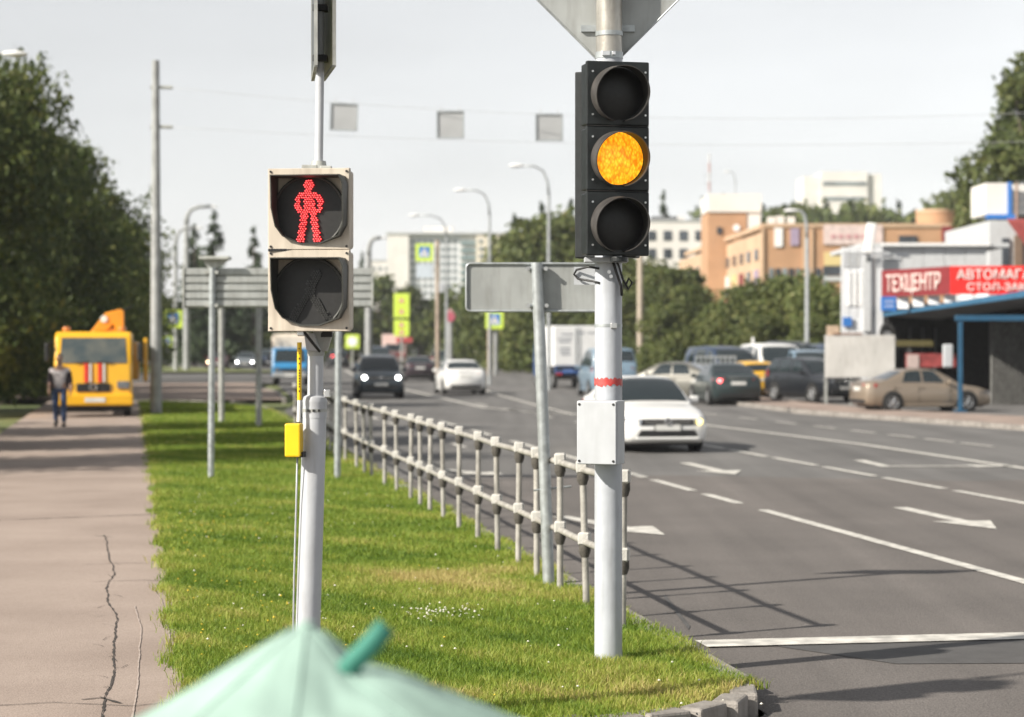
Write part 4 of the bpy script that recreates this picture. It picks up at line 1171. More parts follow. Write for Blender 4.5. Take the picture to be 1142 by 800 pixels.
    for sd_ in (-1, 1):
        MB().box((sd_ * (W / 2 - .015), .02, B['st'][4][2] + .07), (.04, B['wb'] - .85, .09)).build("sill", black_trim if kind == 'suv' else pm, t, bevel=.01)
    # front
    zf = B['st'][1][3]; yf = -L / 2
    zl0 = B['st'][1][2]
    hl = head_m
    for sd_ in (-1, 1):
        mh = lights if lights else hl
        if rightlamp and sd_ == 1: mh = hl
        m_ = MB(); m_.prism([(sd_ * .53, yf - .022, zf - .025), (sd_ * .55, yf - .025, zf - .135), (sd_ * .79, yf + .06, zf - .125), (sd_ * .868, yf + .25, zf + .005), (sd_ * .75, yf + .10, zf + .02)], (0, .16, 0))
        ho = m_.build("headlight", hl, t, bevel=.012)
        if lights or (rightlamp and sd_ == 1):
            MB().disc((sd_ * .66, yf - .005, zf - .065), .06 if rightlamp else .075, (0, -1, 0), .035, 16).build("lit_lamp", rightlamp if (rightlamp and sd_ == 1) else lights, ho)
        MB().box((sd_ * .62, yf + .035, zl0 + .12), (.24, .06, .09), rz=sd_ * R(16)).build("fog_lamp_recess", black_trim, t, bevel=.015)
    gm = MB().box((0, yf + .012, zf - .075), (1.08, .06, .12)).build("grille", black_trim, t, bevel=.015)
    for k in range(2):
        MB().box((0, yf - .022, zf - .055 - .04 * k), (.96, .012, .012)).build("grille_bar", chrome, gm)
    if emblem:
        MB().tube([(.065 * math.cos(a), yf - .035, zf - .065 + .065 * math.sin(a)) for a in [2 * math.pi * k / 20 for k in range(21)]], .011, 6, cap=False).build("emblem_ring", chrome, gm, smooth=180)
        eb = MB()
        for q in ((-.035, .05, 0, -.005), (.035, .05, 0, -.005), (-.052, .03, -.022, -.05), (-.022, -.05, 0, .0), (0, 0, .022, -.05), (.022, -.05, .052, .03)):
            eb.tube([(q[0], yf - .035, zf - .065 + q[1]), (q[2], yf - .035, zf - .065 + q[3])], .007, 5)
        eb.build("emblem_strokes", chrome, gm)
    MB().box((0, yf + .02, zl0 + .14), (1.15, .08, .13)).build("lower_intake", black_trim, t, bevel=.02)
    MB().box((0, yf + .02, zl0 + .045), (1.3, .09, .05)).build("bumper_lip", pm, t, bevel=.015)
    if plate:
        MB().box((0, yf - .012, zl0 + .25), (.56, .012, .15)).build("plate_frame", black_trim, t)
        MB().box((0, yf - .02, zl0 + .25), (.52, .012, .112)).build("number_plate", plate_m, t)
        MB().box((0, L / 2 + .006, .78 if kind != 'van' else .85), (.52, .012, .112)).build("number_plate", plate_m, t)
    # rear
    zr = B['st'][-2][3]; yr = L / 2
    for sd_ in (-1, 1):
        tall = .42 if kind in ('suv', 'van', 'hatch') else .17
        m_ = MB(); zz = zr - .04 if tall < .3 else zr + .10
        m_.prism([(sd_ * .50 if tall < .3 else sd_ * .68, yr + .004, zz), (sd_ * .52 if tall < .3 else sd_ * .68, yr + .004, zz - tall), (sd_ * .80, yr - .10, zz - tall), (sd_ * (W / 2 - .03), yr - .3, zz - tall * .6), (sd_ * (W / 2 - .05), yr - .3, zz)], (0, -.1, 0))
        to = m_.build("tail_light", tail_m, t, bevel=.012)
        if tail == 'both' or (tail == 'left' and sd_ == 1):
            MB().disc((sd_ * .66, yr + .01, zz - .09), .07, (0, 1, 0), .02, 14).build("lit_brake_lamp", tail_on, to)
    MB().box((0, yr - .02, .36), (W * .72, .09, .13)).build("rear_bumper_insert", black_trim, t, bevel=.02)
    MB().box((0, yr + .002, zr - .03), (.72, .018, .03)).build("boot_trim", chrome, t)
    for sd_ in (-1, 1):
        yq = B['cab'][1][0] + .1
        zq = B['cab'][0][2] + .08
        MB().box((sd_ * (W / 2 + .09), yq, zq), (.20, .12, .14), rz=sd_ * R(8)).build("mirror", pm, t, bevel=.045, seg=3)
        MB().box((sd_ * (W / 2 - .02), yq, zq - .04), (.14, .05, .04)).build("mirror_arm", black_trim, t)
        for yy in (.32, 1.25 if kind != 'hatch' else .95):
            MB().box((sd_ * (W / 2 - .008), yy, B['st'][5][3] - .15), (.03, .19, .03)).build("door_handle", pm, t, bevel=.01)
        for yy in (-.72, .42, 1.3)[:3 if kind != 'hatch' else 2]:
            MB().box((sd_ * (W / 2 - .004), yy, (B['st'][5][3] + .2) / 2), (.006, .012, B['st'][5][3] - .38)).build("door_seam", black_trim, t)
        if rails:
            MB().tube([(sd_ * ht, -.2, zmax - .04), (sd_ * ht, -.1, zmax + .035), (sd_ * ht, 1.5, zmax + .03), (sd_ * ht, 1.65, zmax - .03)], .02, 8).build("roof_rail", rim_m, t, smooth=180)
    return t

white_p = paint("white_car_paint", (0.74, 0.74, 0.73)); dkblue = paint("dark_blue_paint", (0.022, 0.036, 0.05)); maroon = paint("dark_maroon_paint", (0.03, 0.02, 0.026))
silver = paint("silver_paint", (0.17, 0.165, 0.145), .25, .35); dkgreen = paint("dark_green_paint", (0.016, 0.028, 0.03)); blackp = paint("black_car_paint", (0.012, 0.014, 0.018)); beige_p = paint("beige_metallic_paint", (0.30, 0.245, 0.19), .45, .35)
yellow_p = paint("yellow_car_paint", (0.72, 0.40, 0.01)); ltblue = paint("pale_blue_paint", (0.17, 0.25, 0.33)); sage = paint("grey_green_paint", (0.05, 0.07, 0.065)); grey_p = paint("grey_car_paint", (0.16, 0.18, 0.2)); redcar = paint("dark_red_paint", (0.10, 0.012, 0.02)); bluep = paint("blue_car_paint", (0.018, 0.036, 0.075))
RD = (0.17, -1.0)
def put(px, gy, z=0.0): return G(px, gy, z)
g = put(722, 505.5); car('sedan', white_p, "white_sedan", "white sedan driving towards the viewer, partly behind the thick traffic light pole", "car", g[0], g[1] + 2.1, RD, sc=1.0, wide=.96, rightlamp=head_amber)
g = put(418, 445); car('suv', dkblue, "dark_off_roader", "dark blue off-roader with headlights on, driving towards the viewer past the railing", "car", g[0], g[1] + 2, (0.12, -1), lights=head_on, rails=True)
g = put(465, 425.5); car('sedan', maroon, "dark_sedan", "dark maroon sedan seen from behind, between the off-roader and the white sedan ahead", "car", g[0], g[1] + 2, (-.09, 1))
g = put(511, 440.5); car('sedan', white_p, "white_sedan", "white sedan driving away, seen from behind at the bend of the centre line", "car", g[0], g[1] + 2, (-.15, 1))
g = put(491, 416); car('suv', sage, "grey_green_off_roader", "grey-green car with pale rear window, far ahead of the departing white sedan", "car", g[0], g[1] + 2, (-.06, 1))
g = put(374, 411); car('suv', blackp, "dark_off_roader", "black off-roader with a lit red tail lamp, right of the pedestrian signal pole", "car", g[0], g[1] + 2, (-.2, 1), tail='left')
g = put(243, 411.5); car('sedan', redcar, "dark_red_car", "far dark red car with headlights on, behind the slatted board's left post", "car", g[0], g[1], (0.05, -1), lights=head_warm)
g = put(275, 411.5); car('sedan', grey_p, "grey_car", "far grey car with headlights on, between the posts under the slatted board", "car", g[0], g[1], (0.05, -1), lights=head_on)
g = put(300, 411); car('suv', bluep, "blue_off_roader", "far blue car with headlights on, just left of the blue lorry", "car", g[0], g[1], (0.05, -1), lights=head_on)
g = put(424, 410); car('van', bluep, "dark_van", "far dark van right behind the dark blue off-roader's roof", "van", g[0], g[1], (0.05, -1))
# right side
g = put(742, 447.5); car('sedan', silver, "silver_sedan", "silver beige sedan turning off to the left behind the oncoming white sedan", "car", g[0] + .25, g[1] + .6, (-.93, .36))
g = put(814, 452.5); car('sedan', dkgreen, "dark_green_sedan", "dark green sedan seen from behind with its left brake lamp lit", "car", g[0], g[1] + 2, (-.12, 1), tail='left')
g = put(848, 446); car('hatch', yellow_p, "yellow_hatchback", "yellow hatchback half hidden between the dark green sedan and the black off-roader", "car", g[0] - .2, g[1] + 1.9, (-.2, 1))
g = put(906, 450.5); car('suv', blackp, "black_off_roader", "black off-roader parked at an angle behind the white panel on legs", "car", g[0] + .1, g[1] + .6, (.42, -.9), z=0.06, sc=.93, rails=False)
g = put(1031, 459.5, .06); car('sedan', beige_p, "beige_sedan", "beige metallic sedan parked side on in front of the shop canopy", "car", g[0], g[1] + .7, (.97, .22), z=0.06, sc=.9)
# parked behind
for px, gy, k, pm_, lab, hd_, nm, sc_ in [(808, 440, 'van', bluep, "dark blue parked van behind the silver sedan's barrier", (.3, -1), "parked_van", 1.0), (822, 437, 'sedan', sage, "grey-green parked sedan in front of the dark blue van", (.2, -1), "parked_car", 1.0),
                                  (863, 440, 'van', white_p, "white parked van with a red stripe in the car park", (.15, -1), "parked_van", 1.06), (903, 441, 'suv', ltblue, "pale blue parked car just behind the black off-roader's roof", (.1, -1), "parked_car", 1.08),
                                  (882, 432, 'van', blackp, "black parked van behind the white one in the car park", (.1, -1), "parked_van", 1.12), (931, 433, 'van', bluep, "blue parked van beside the white shop wall", (.1, -1), "parked_van", 1.06)]:
    g = put(px, gy, .06); o = car(k, pm_, nm, lab, "van" if k == 'van' else "car", g[0], g[1], hd_, z=.06, sc=sc_)
    if "red stripe" in lab: MB().box((0, -2.44, .98), (1.6, .06, .24)).build("red_stripe", mat("red_stripe", (.5, .06, .08), .5), o)
# pale blue van seen from behind
g = put(679, 443.5); V_ = car('van', ltblue, "pale_blue_van", "pale blue van seen from behind, behind the traffic light pole", "van", g[0], g[1] + 2.2, (-.10, 1))

def lorry(name, label, loc, h, z=0):
    return thing(name, label, "lorry", (*loc, z), heading(*h))
def simple_wheel(parent, x, y, r):
    return wheel(parent, x, y, r, 1 if x > 0 else -1)
# white box lorry, rear view
truck_blue = paint("lorry_blue", (0.03, 0.09, 0.26)); box_white = mat("lorry_box_white", (0.70, 0.71, 0.72), .5, var=.04, dirt=.15); grey_print = mat("grey_print", (.22, .24, .28), .6, var=.1)
g = put(635, 434)
T1 = lorry("box_lorry", "white box lorry with blue rear panel seen from behind, left of the traffic light pole", (g[0], g[1] + 3), (-.14, 1))
# local front is -Y ; rear at +Y (towards viewer)
MB().box((0, 0, 2.05), (2.3, 5.6, 1.95)).build("cargo_box", box_white, T1, bevel=.03)
MB().box((0, 0, .98), (2.1, 5.8, .18)).build("chassis", black_trim, T1)
for sx_ in (-1, 1):
    MB().box((sx_ * .57, 2.825, 2.06), (1.08, .05, 1.86)).build("rear_door", box_white, T1, bevel=.012)
    MB().tube([(sx_ * .09, 2.87, 1.2), (sx_ * .09, 2.87, 2.95)], .022, 8).build("door_bar", galv, T1)
for k, (x0, x1, zz) in enumerate([(-1.0, -.5, 2.68), (-.35, .0, 2.68), (.25, .95, 2.40), (.35, .9, 2.25), (.2, .8, 2.62), (.35, .85, 1.95), (.35, .85, 1.8), (.35, .8, 1.65)]):
    MB().box(((x0 + x1) / 2, 2.855, zz), (x1 - x0, .006, .07)).build("print_line", grey_print, T1)
MB().box((.35, 2.84, .92), (1.5, .1, .36)).build("rear_panel", truck_blue, T1, bevel=.02)
MB().box((0, 2.8, .52), (2.1, .12, .16)).build("rear_bumper", black_trim, T1, bevel=.02)
MB().box((.45, 2.9, .86), (.52, .012, .12)).build("number_plate", mat("blue_plate", (.1, .2, .5), .5), T1)
for sx_ in (-1, 1):
    MB().box((sx_ * .9, 2.88, .72), (.3, .05, .12)).build("tail_light", tail_m, T1)
MB().disc((-.42, 2.9, 1.0), .1, (0, 1, 0), .03, 16).build("lamp", head_m, T1)
cbx = MB(); cbx.prism([(-1.05, -2.95, .5), (-1.05, -4.5, .5), (-1.05, -4.5, 1.4), (-1.05, -4.1, 2.3), (-1.05, -2.95, 2.3)], (2.1, 0, 0)); cbx.build("cab", truck_blue, T1, bevel=.08)
for yy in (1.7, -3.6):
    for sx_ in (-1, 1): simple_wheel(T1, sx_ * .95, yy, .42)
MB().box((0, 1.7, .55), (1.9, .12, .12)).build("rear_axle", black_trim, T1)
# blue lorry with cream box over the cab, coming towards the viewer
g = put(320, 430)
sky_blue = paint("sky_blue_cab_paint", (0.03, 0.20, 0.42)); cream_b = mat("cream_canvas", (.62, .55, .46), .8, var=.06)
T2 = lorry("blue_lorry", "small blue lorry with a rounded cream box above its cab, driving towards the viewer", (g[0], g[1] + 2.4), (.06, -1))
cbx = MB(); cbx.prism([(-.92, -2.4, .45), (-.92, -2.45, .95), (-.92, -2.35, 1.15), (-.92, -1.95, 1.95), (-.92, -.9, 1.98), (-.92, -.9, .45)], (1.84, 0, 0)); cbx.build("cab", sky_blue, T2, bevel=.07)
MB().prism([(-.80, -2.325, 1.22), (.80, -2.325, 1.22), (.72, -2.0, 1.87), (-.72, -2.0, 1.87)], (0, -.02, .0)).build("windscreen", glass_m, T2)
MB().box((0, .5, 1.75), (2.0, 3.4, 1.9)).build("cargo_box", cream_b, T2, bevel=.18, seg=4)
MB().box((0, -2.43, .55), (1.75, .16, .26)).build("bumper", mat("grey_bumper", (.3, .31, .32), .5), T2, bevel=.04)
for sx_ in (-1, 1):
    MB().box((sx_ * .66, -2.46, .82), (.26, .04, .17)).build("headlight", head_m, T2, bevel=.02)
    MB().box((sx_ * 1.08, -2.1, 1.45), (.16, .1, .3)).build("mirror", black_trim, T2, bevel=.03)
    for yy in (-1.75, 1.4): simple_wheel(T2, sx_ * .8, yy, .36)
    MB().prism([(sx_ * .925, -2.1, 1.2), (sx_ * .925, -1.8, 1.85), (sx_ * .925, -1.1, 1.85), (sx_ * .925, -1.1, 1.2)], (sx_ * .01, 0, 0)).build("side_window", glass_m, T2)
MB().box((0, -2.47, .78), (.9, .02, .16)).build("grille", black_trim, T2, bevel=.02)
MB().box((0, -2.525, .52), (.5, .012, .11)).build("number_plate", plate_m, T2)
MB().box((0, .5, .72), (1.7, 3.5, .2)).build("chassis", black_trim, T2)
# far red and cream lorry
g = put(440, 408)
T3 = lorry("red_lorry", "far lorry with pale pink front and red stripe behind the off-roader", (g[0], g[1]), (.05, -1))
pk = mat("pale_pink_panel", (.60, .46, .42), .6, var=.06); rdm = paint("lorry_red", (.42, .06, .06))
MB().box((0, 1.5, 2.1), (2.5, 6, 2.2)).build("cargo_box", pk, T3, bevel=.08)
cbx = MB(); cbx.prism([(-1.1, -1.6, .5), (-1.1, -3.1, .5), (-1.1, -3.1, 1.5), (-1.1, -2.8, 2.3), (-1.1, -1.6, 2.3)], (2.2, 0, 0)); cbx.build("cab", pk, T3, bevel=.08)
MB().box((0, -3.11, 1.15), (2.0, .06, .35)).build("red_band", rdm, T3)
MB().prism([(-.95, -3.11, 1.55), (.95, -3.11, 1.55), (.9, -2.86, 2.2), (-.9, -2.86, 2.2)], (0, -.02, 0)).build("windscreen", glass_m, T3)
MB().box((1.0, .5, 2.6), (1.6, 7.0, .5)).build("roof_board", rdm, T3, bevel=.03)
for sx_ in (-1, 1):
    MB().box((sx_ * .8, -3.12, .8), (.3, .05, .2)).build("headlight", head_m, T3)
    for yy in (-2.3, 3): simple_wheel(T3, sx_ * .98, yy, .45)

# ---------------------------------------------------------------- yellow crane truck on the path
dT = D(465, LAWN)
yel = paint("truck_yellow", (0.76, 0.405, 0.010)); org = paint("crane_orange", (0.82, 0.30, 0.008)); redst = mat("red_warning_stripe", (.62, .03, .02), .5, var=.05)
truck_glass = mat('windscreen_painted_reflections', (.035, .055, .065), .08, var=.5, scale=2.2, col2=(.13, .13, .11), coat=.6)  # paler patches in the colour imitate reflections on the glass
YT = thing("crane_truck", "yellow crane truck with red bonnet stripes parked on the path", "truck", (X(98, dT), dT + .9, LAWN), heading(.168, -1))
q_ = dT / F
def tr(px): return (px - 98) * q_
def tz(py): return Z(py, dT) - LAWN
hw_ = tr(141)
prof = [(-.9, tz(452)), (-.93, tz(440)), (-.9, tz(428)), (-.83, tz(406)), (-.42, tz(375)), (-.2, tz(370)), (1.0, tz(370)), (1.0, tz(452))]
cbx = MB(); cbx.prism([(-hw_, y, z) for y, z in prof], (2 * hw_, 0, 0)); cbx.build("cab", yel, YT, bevel=.11, seg=4)
wl = Vector((0, -.83, tz(405.5))); wh = Vector((0, -.45, tz(377)))
nn = Vector((0, -(wh.z - wl.z), (wh.y - wl.y))).normalized() * .02; nn = Vector((0, -abs(nn.y), abs(nn.z)))
MB().prism([(-hw_ * .86, wl.y, wl.z), (hw_ * .86, wl.y, wl.z), (hw_ * .82, wh.y, wh.z), (-hw_ * .82, wh.y, wh.z)], tuple(nn)).build("windscreen", truck_glass, YT, bevel=.006)
for px in (90, 105):
    MB().box((tr(px), -.90, tz(416)), (4.2 * q_, .05, 21 * q_), rx=R(-8)).build("red_stripe", redst, YT)
    MB().box((tr(px + 4.6), -.885, tz(416)), (1.6 * q_, .05, 21 * q_), rx=R(-8)).build("white_stripe", sign_white, YT)
for sx_ in (-1, 1):
    MB().tube([(sx_ * .5, -.87, tz(405)), (sx_ * .1, -.86, tz(403.5))], .015, 6).build("wiper", black_trim, YT)
MB().box((0, -.93, tz(432.5)), (37 * q_, .06, 9.5 * q_)).build("grille", black_trim, YT, bevel=.02)
MB().tube([(.1 * math.cos(a), -.975, tz(432) + .07 * math.sin(a)) for a in [2 * math.pi * k / 20 for k in range(21)]], .018, 6, cap=False).build("emblem_ring", chrome, YT, smooth=180)
for sx_ in (-1, 1):
    MB().box((sx_ * 33 * q_, -.93, tz(429.5)), (14 * q_, .08, 8.5 * q_)).build("headlight", head_m, YT, bevel=.03)
    MB().box((sx_ * 30 * q_, -1.03, tz(445.5)), (9 * q_, .04, 3 * q_)).build("fog_lamp_recess", black_trim, YT)
    MB().box((sx_ * 51 * q_, -.62, tz(393)), (.14, .16, .52)).build("mirror", black_trim, YT, bevel=.04)
    MB().tube([(sx_ * 44 * q_, -.5, tz(380)), (sx_ * 51 * q_, -.62, tz(386))], .018, 6).build("mirror_arm", black_trim, YT)
    MB().disc((sx_ * 31 * q_, .2, tz(370)), .11, (0, 0, 1), .14, 14).build("roof_beacon", mat("amber_beacon", (.6, .2, .03), .2, coat=.5), YT, bevel=.03)
    MB().prism([(sx_ * (hw_ + .002), -.5, tz(402)), (sx_ * (hw_ + .002), -.28, tz(378)), (sx_ * (hw_ + .002), .55, tz(378)), (sx_ * (hw_ + .002), .55, tz(402))], (sx_ * .012, 0, 0)).build("side_window", glass_m, YT)
    for yy, r_ in ((.12, .43), (3.9, .45)): simple_wheel(YT, sx_ * (hw_ - .16), yy, r_)
MB().box((0, -.95, tz(446)), (88 * q_, .22, 13 * q_)).build("bumper", yel, YT, bevel=.05)
MB().box((2 * q_, -1.07, tz(446)), (.56, .012, .125)).build("number_plate", plate_m, YT)
MB().box((0, -.55, tz(455)), (80 * q_, .3, .2)).build("underside_shade_block", black_trim, YT, bevel=.02)  # added black block standing in for the shade under the bumper
MB().box((0, 3.0, .85), (1.1, 5.6, .25)).build("chassis", black_trim, YT)
MB().box((.12, 3.4, 1.55), (2.25, 4.2, 1.1)).build("cargo_bed", yel, YT, bevel=.03)
MB().box((hw_ + .36, 1.25, tz(402)), (.12, .4, 1.25)).build("side_locker", yel, YT, bevel=.03)
bm_ = MB(); bm_.prism([(tr(92), .9, tz(371)), (tr(110), .9, tz(348)), (tr(127), .9, tz(343.5)), (tr(131), .9, tz(346)), (tr(131), .9, tz(368)), (tr(122), .9, tz(368)), (tr(119), .9, tz(361)), (tr(111), .9, tz(369))], (0, .45, 0)); bm_.build("crane_boom", org, YT, bevel=.03)
MB().box((tr(112), 1.25, tz(385)), (.6, .6, 1.0)).build("crane_column", org, YT, bevel=.04)
MB().tube([(tr(126), 1.1, tz(346)), (tr(139), 1.3, tz(341))], .03, 8).build("boom_hose", black_trim, YT)
MB().disc((tr(108), .885, tz(355)), .1, (0, -1, 0), .02, 14).build("boom_badge", sign_white, YT)
# ---------------------------------------------------------------- man walking towards the viewer
def skin_chain(name, m, parent, verts, edges, root=0, sub=2, smooth=True):
    me = bpy.data.meshes.new(name)
    me.from_pydata([v[:3] for v in verts], edges, [])
    o = bpy.data.objects.new(name, me); C.objects.link(o); o.parent = parent
    me.materials.append(m)
    md = o.modifiers.new("skin", 'SKIN')
    if not me.skin_vertices: me.skin_vertices.new() if hasattr(me.skin_vertices, 'new') else None
    sv = me.skin_vertices[0].data
    for i, v in enumerate(verts):
        rx = v[3]; ry = v[4] if len(v) > 4 else rx
        sv[i].radius = (rx, ry); sv[i].use_root = (i == root)
    md.use_smooth_shade = True
    sb = o.modifiers.new("sub", 'SUBSURF'); sb.levels = sub; sb.render_levels = sub
    return o
dP = D(476, LAWN)
PE = thing("person", "man walking on the path in a dark vest over a pale shirt and blue jeans", "person", (X(66.5, dP), dP, LAWN), heading(.1, -1))
skin = mat("skin", (.42, .25, .18), .55, var=.06); shirt = mat("pale_shirt", (.66, .60, .60), .85, var=.15, scale=14); vest = mat("dark_vest", (.055, .04, .045), .85, var=.2); jeans = mat("blue_jeans", (.05, .08, .17), .85, var=.25, scale=12); shoe = mat("dark_shoe", (.02, .018, .016), .6); hair = mat("dark_hair", (.03, .022, .018), .7)
# body (local front is -Y)
bv_ = [(0, 0, .96, .13, .10), (0, 0, 1.15, .13, .10), (0, .01, 1.38, .16, .105), (0, .01, 1.47, .07, .07), (0, -.01, 1.54, .055, .055), (0, -.02, 1.60, .07, .085), (0, -.015, 1.69, .075, .095), (0, 0, 1.745, .045, .06)]
be = [(i, i + 1) for i in range(7)]
def add_limb(base, pts):
    i0 = len(bv_)
    for p in pts: bv_.append(p)
    be.append((base, i0)); be.extend((i0 + k, i0 + k + 1) for k in range(len(pts) - 1))
add_limb(2, [(.19, .01, 1.40, .055), (.25, .05, 1.14, .042), (.27, -.06, .92, .032), (.27, -.09, .86, .034)])
add_limb(2, [(-.19, .01, 1.40, .055), (-.25, .04, 1.14, .042), (-.24, -.10, .93, .032), (-.24, -.13, .87, .034)])
add_limb(0, [(.095, -.01, .90, .085), (.11, -.12, .50, .058), (.11, -.06, .10, .04)])
add_limb(0, [(-.095, .01, .90, .085), (-.10, -.01, .50, .058), (-.11, .20, .13, .04)])
skin_chain("body", skin, PE, bv_, be)
skin_chain("shirt", shirt, PE, [(0, 0, .88, .15, .12), (0, 0, 1.18, .155, .125), (0, .01, 1.37, .175, .125), (0, .01, 1.46, .09, .085), (.20, .01, 1.39, .07), (.245, .045, 1.17, .058), (-.20, .01, 1.39, .07), (-.245, .035, 1.17, .058)], [(0, 1), (1, 2), (2, 3), (2, 4), (4, 5), (2, 6), (6, 7)])
for sx_ in (-1, 1):
    skin_chain("vest", vest, PE, [(sx_ * .135, .02, .94, .065, .125), (sx_ * .14, .02, 1.15, .062, .125), (sx_ * .145, .02, 1.36, .06, .12), (sx_ * .09, .01, 1.46, .05, .08)], [(0, 1), (1, 2), (2, 3)])
    skin_chain("sleeve", vest, PE, [(sx_ * .205, .01, 1.39, .076), (sx_ * .25, .045, 1.16, .066), (sx_ * .26, 0, 1.03, .058)], [(0, 1), (1, 2)])
    # hand with fingers
    hx, hy, hz = (.27, -.10, .83) if sx_ > 0 else (-.24, -.14, .84)
    hv = [(hx, hy + .01, hz + .05, .03, .02), (hx, hy, hz, .04, .02)]; he = [(0, 1)]
    for k in range(4):
        i0 = len(hv); a = (k - 1.5) * .02
        hv += [(hx, hy + a, hz - .045, .0095), (hx - sx_ * .006, hy + a, hz - .085 + abs(k - 1.3) * .008, .009), (hx - sx_ * .022, hy + a, hz - .108 + abs(k - 1.3) * .01, .008)]
        he += [(1, i0), (i0, i0 + 1), (i0 + 1, i0 + 2)]
    i0 = len(hv); hv += [(hx, hy - .045, hz + .0, .011), (hx - sx_ * .01, hy - .06, hz - .04, .0095)]; he += [(1, i0), (i0, i0 + 1)]
    skin_chain("hand", skin, PE, hv, he, sub=1)
skin_chain("trousers", jeans, PE, [(0, 0, 1.04, .145, .112), (.095, -.01, .88, .098), (.11, -.12, .50, .075), (.11, -.06, .09, .065), (-.095, .01, .88, .098), (-.10, -.01, .50, .075), (-.11, .19, .14, .06)], [(0, 1), (1, 2), (2, 3), (0, 4), (4, 5), (5, 6)])
MB().box((0, .0, 0), (.1, .28, .085)).build("shoe", shoe, PE, bevel=.035, loc=(.11, -.10, .045))
o = MB().box((0, .0, 0), (.1, .28, .085)).build("shoe", shoe, PE, bevel=.035, loc=(-.11, .20, .085)); o.rotation_euler = (R(28), 0, 0)
skin_chain("hair", hair, PE, [(0, .03, 1.64, .07, .07), (0, .02, 1.73, .085, .09), (0, -.01, 1.775, .06, .08)], [(0, 1), (1, 2)])
for sx_ in (-1, 1):
    MB().disc((sx_ * .033, -.102, 1.665), .011, (0, -1, 0), .006, 8).build("eye", black_m, PE)
    MB().box((sx_ * .084, 0, 1.655), (.02, .035, .06)).build("ear", skin, PE, bevel=.008)
MB().prism([(-.014, -.10, 1.62), (.014, -.10, 1.62), (0, -.098, 1.67)], (0, -.028, -.005)).build("nose", skin, PE, bevel=.004)
MB().box((0, -.093, 1.588), (.05, .012, .012)).build("mouth", mat("lips", (.3, .13, .11), .5), PE, bevel=.004)

# ---------------------------------------------------------------- street lamps, poles, wires, signs
def lamp(px_head, py_head, px_pole, d, label, foot_z=0.0, r=.09, mbase=steel_lamp):
    t = thing("street_lamp", label, "street lamp", (X(px_pole, d), d, foot_z))
    zh = Z(py_head, d) - foot_z; dx = X(px_head, d) - X(px_pole, d)
    MB().tube([(0, 0, -.3), (0, 0, zh - 1.3)], [r, r * .75], 14).build("pole", mbase, t, smooth=40)
    MB().tube([(0, 0, zh - 1.3), (dx * .04, 0, zh - .7), (dx * .2, 0, zh - .2), (dx * .5, 0, zh + .02), (dx, 0, zh + .04)], [r * .7, r * .65, r * .6, r * .55, r * .5], 10).build("arm", mbase, t, smooth=180)
    rows = []
    sgn = 1 if dx > 0 else -1
    for k in range(8):
        u = k / 7; rr_ = .17 * math.sin(math.pi * (0.08 + .86 * u)) ** .6
        rows.append([(dx + sgn * (u - .25) * .7, rr_ * math.cos(a), zh + .04 + rr_ * .55 * math.sin(a)) for a in [2 * math.pi * q / 12 for q in range(12)]])
    MB().grid(rows, close=True).build("lamp_head", lamp_white, t, smooth=180)
    return t
lamp(580, 186, 612, 99, "tall street lamp with a curved arm just left of the traffic light")
lamp(517, 213, 546, 114, "curved arm street lamp over the middle crossing sign")
lamp(465, 241, 498, 137, "curved arm street lamp in front of the white apartment block")
lamp(425, 266, 411, 165, "street lamp on a thick pale post right of the slatted board", r=.3, mbase=concrete)
lamp(236, 231, 208, 175, "street lamp on a thick pale post at the slatted board's left end", r=.28, mbase=concrete)
lamp(220, 255, 196, 172, "street lamp whose post carries the left crossing sign", r=.2, mbase=concrete)
lamp(10, 62, -22, 61, "street lamp head above the trees at the top left edge", foot_z=LAWN)
lamp(42, 145, 14, 82, "lower street lamp head poking out of the left trees", foot_z=LAWN)
lamp(886, 236, 900, 105, "grey street lamp in front of the orange brick building", r=.12)

dC = D(463, LAWN)
CP = thing("concrete_pole", "tall grey concrete pole carrying the span wires beside the yellow truck", "pole", (X(174, dC), dC, LAWN))
MB().tube([(0, 0, -.3), (0, 0, Z(68, dC) - LAWN)], [.17, .105], 16).build("shaft", concrete, CP, smooth=40)
arms = []
for py in (98, 142):
    MB().tube([(-.15, 0, Z(py - .5, dC) - LAWN), (.48, 0, Z(py, dC) - LAWN)], .05, 8).build("insulator_arm", galv_rough, CP)
    arms.append((X(192, dC), dC, Z(py, dC)))
RP = thing("concrete_pole", "concrete wire pole beyond the right picture edge", "pole", (25.0, 58.0, 0))
MB().tube([(0, 0, -.3), (0, 0, 12.5)], [.17, .105], 16).build("shaft", concrete, RP, smooth=40)
wire_m = mat("steel_wire", (.42, .43, .44), .6, var=.1)
wz = []; plain_back = mat('plain_sign_back', (.42, .43, .44), .6, .2, var=.05, scale=1.5)
for a, py_mid, lab in ((arms[0], 127, "upper span wire crossing the road under the sky"), (arms[1], 160, "lower span wire crossing the road under the sky")):
    b = (25.0, 58.0, a[2] - .25)
    pts = []
    sag = .95 if lab[0] == 'u' else .55
    for k in range(41):
        u = k / 40
        pts.append((a[0] + (b[0] - a[0]) * u, a[1] + (b[1] - a[1]) * u, a[2] + (b[2] - a[2]) * u - sag * 4 * u * (1 - u)))
    wz.append(pts)
    o = MB().tube(pts, .0065, 6).build("span_wire", wire_m, smooth=180); o['label'] = lab; o['category'] = "wire"; o['group'] = "span wires over the road"
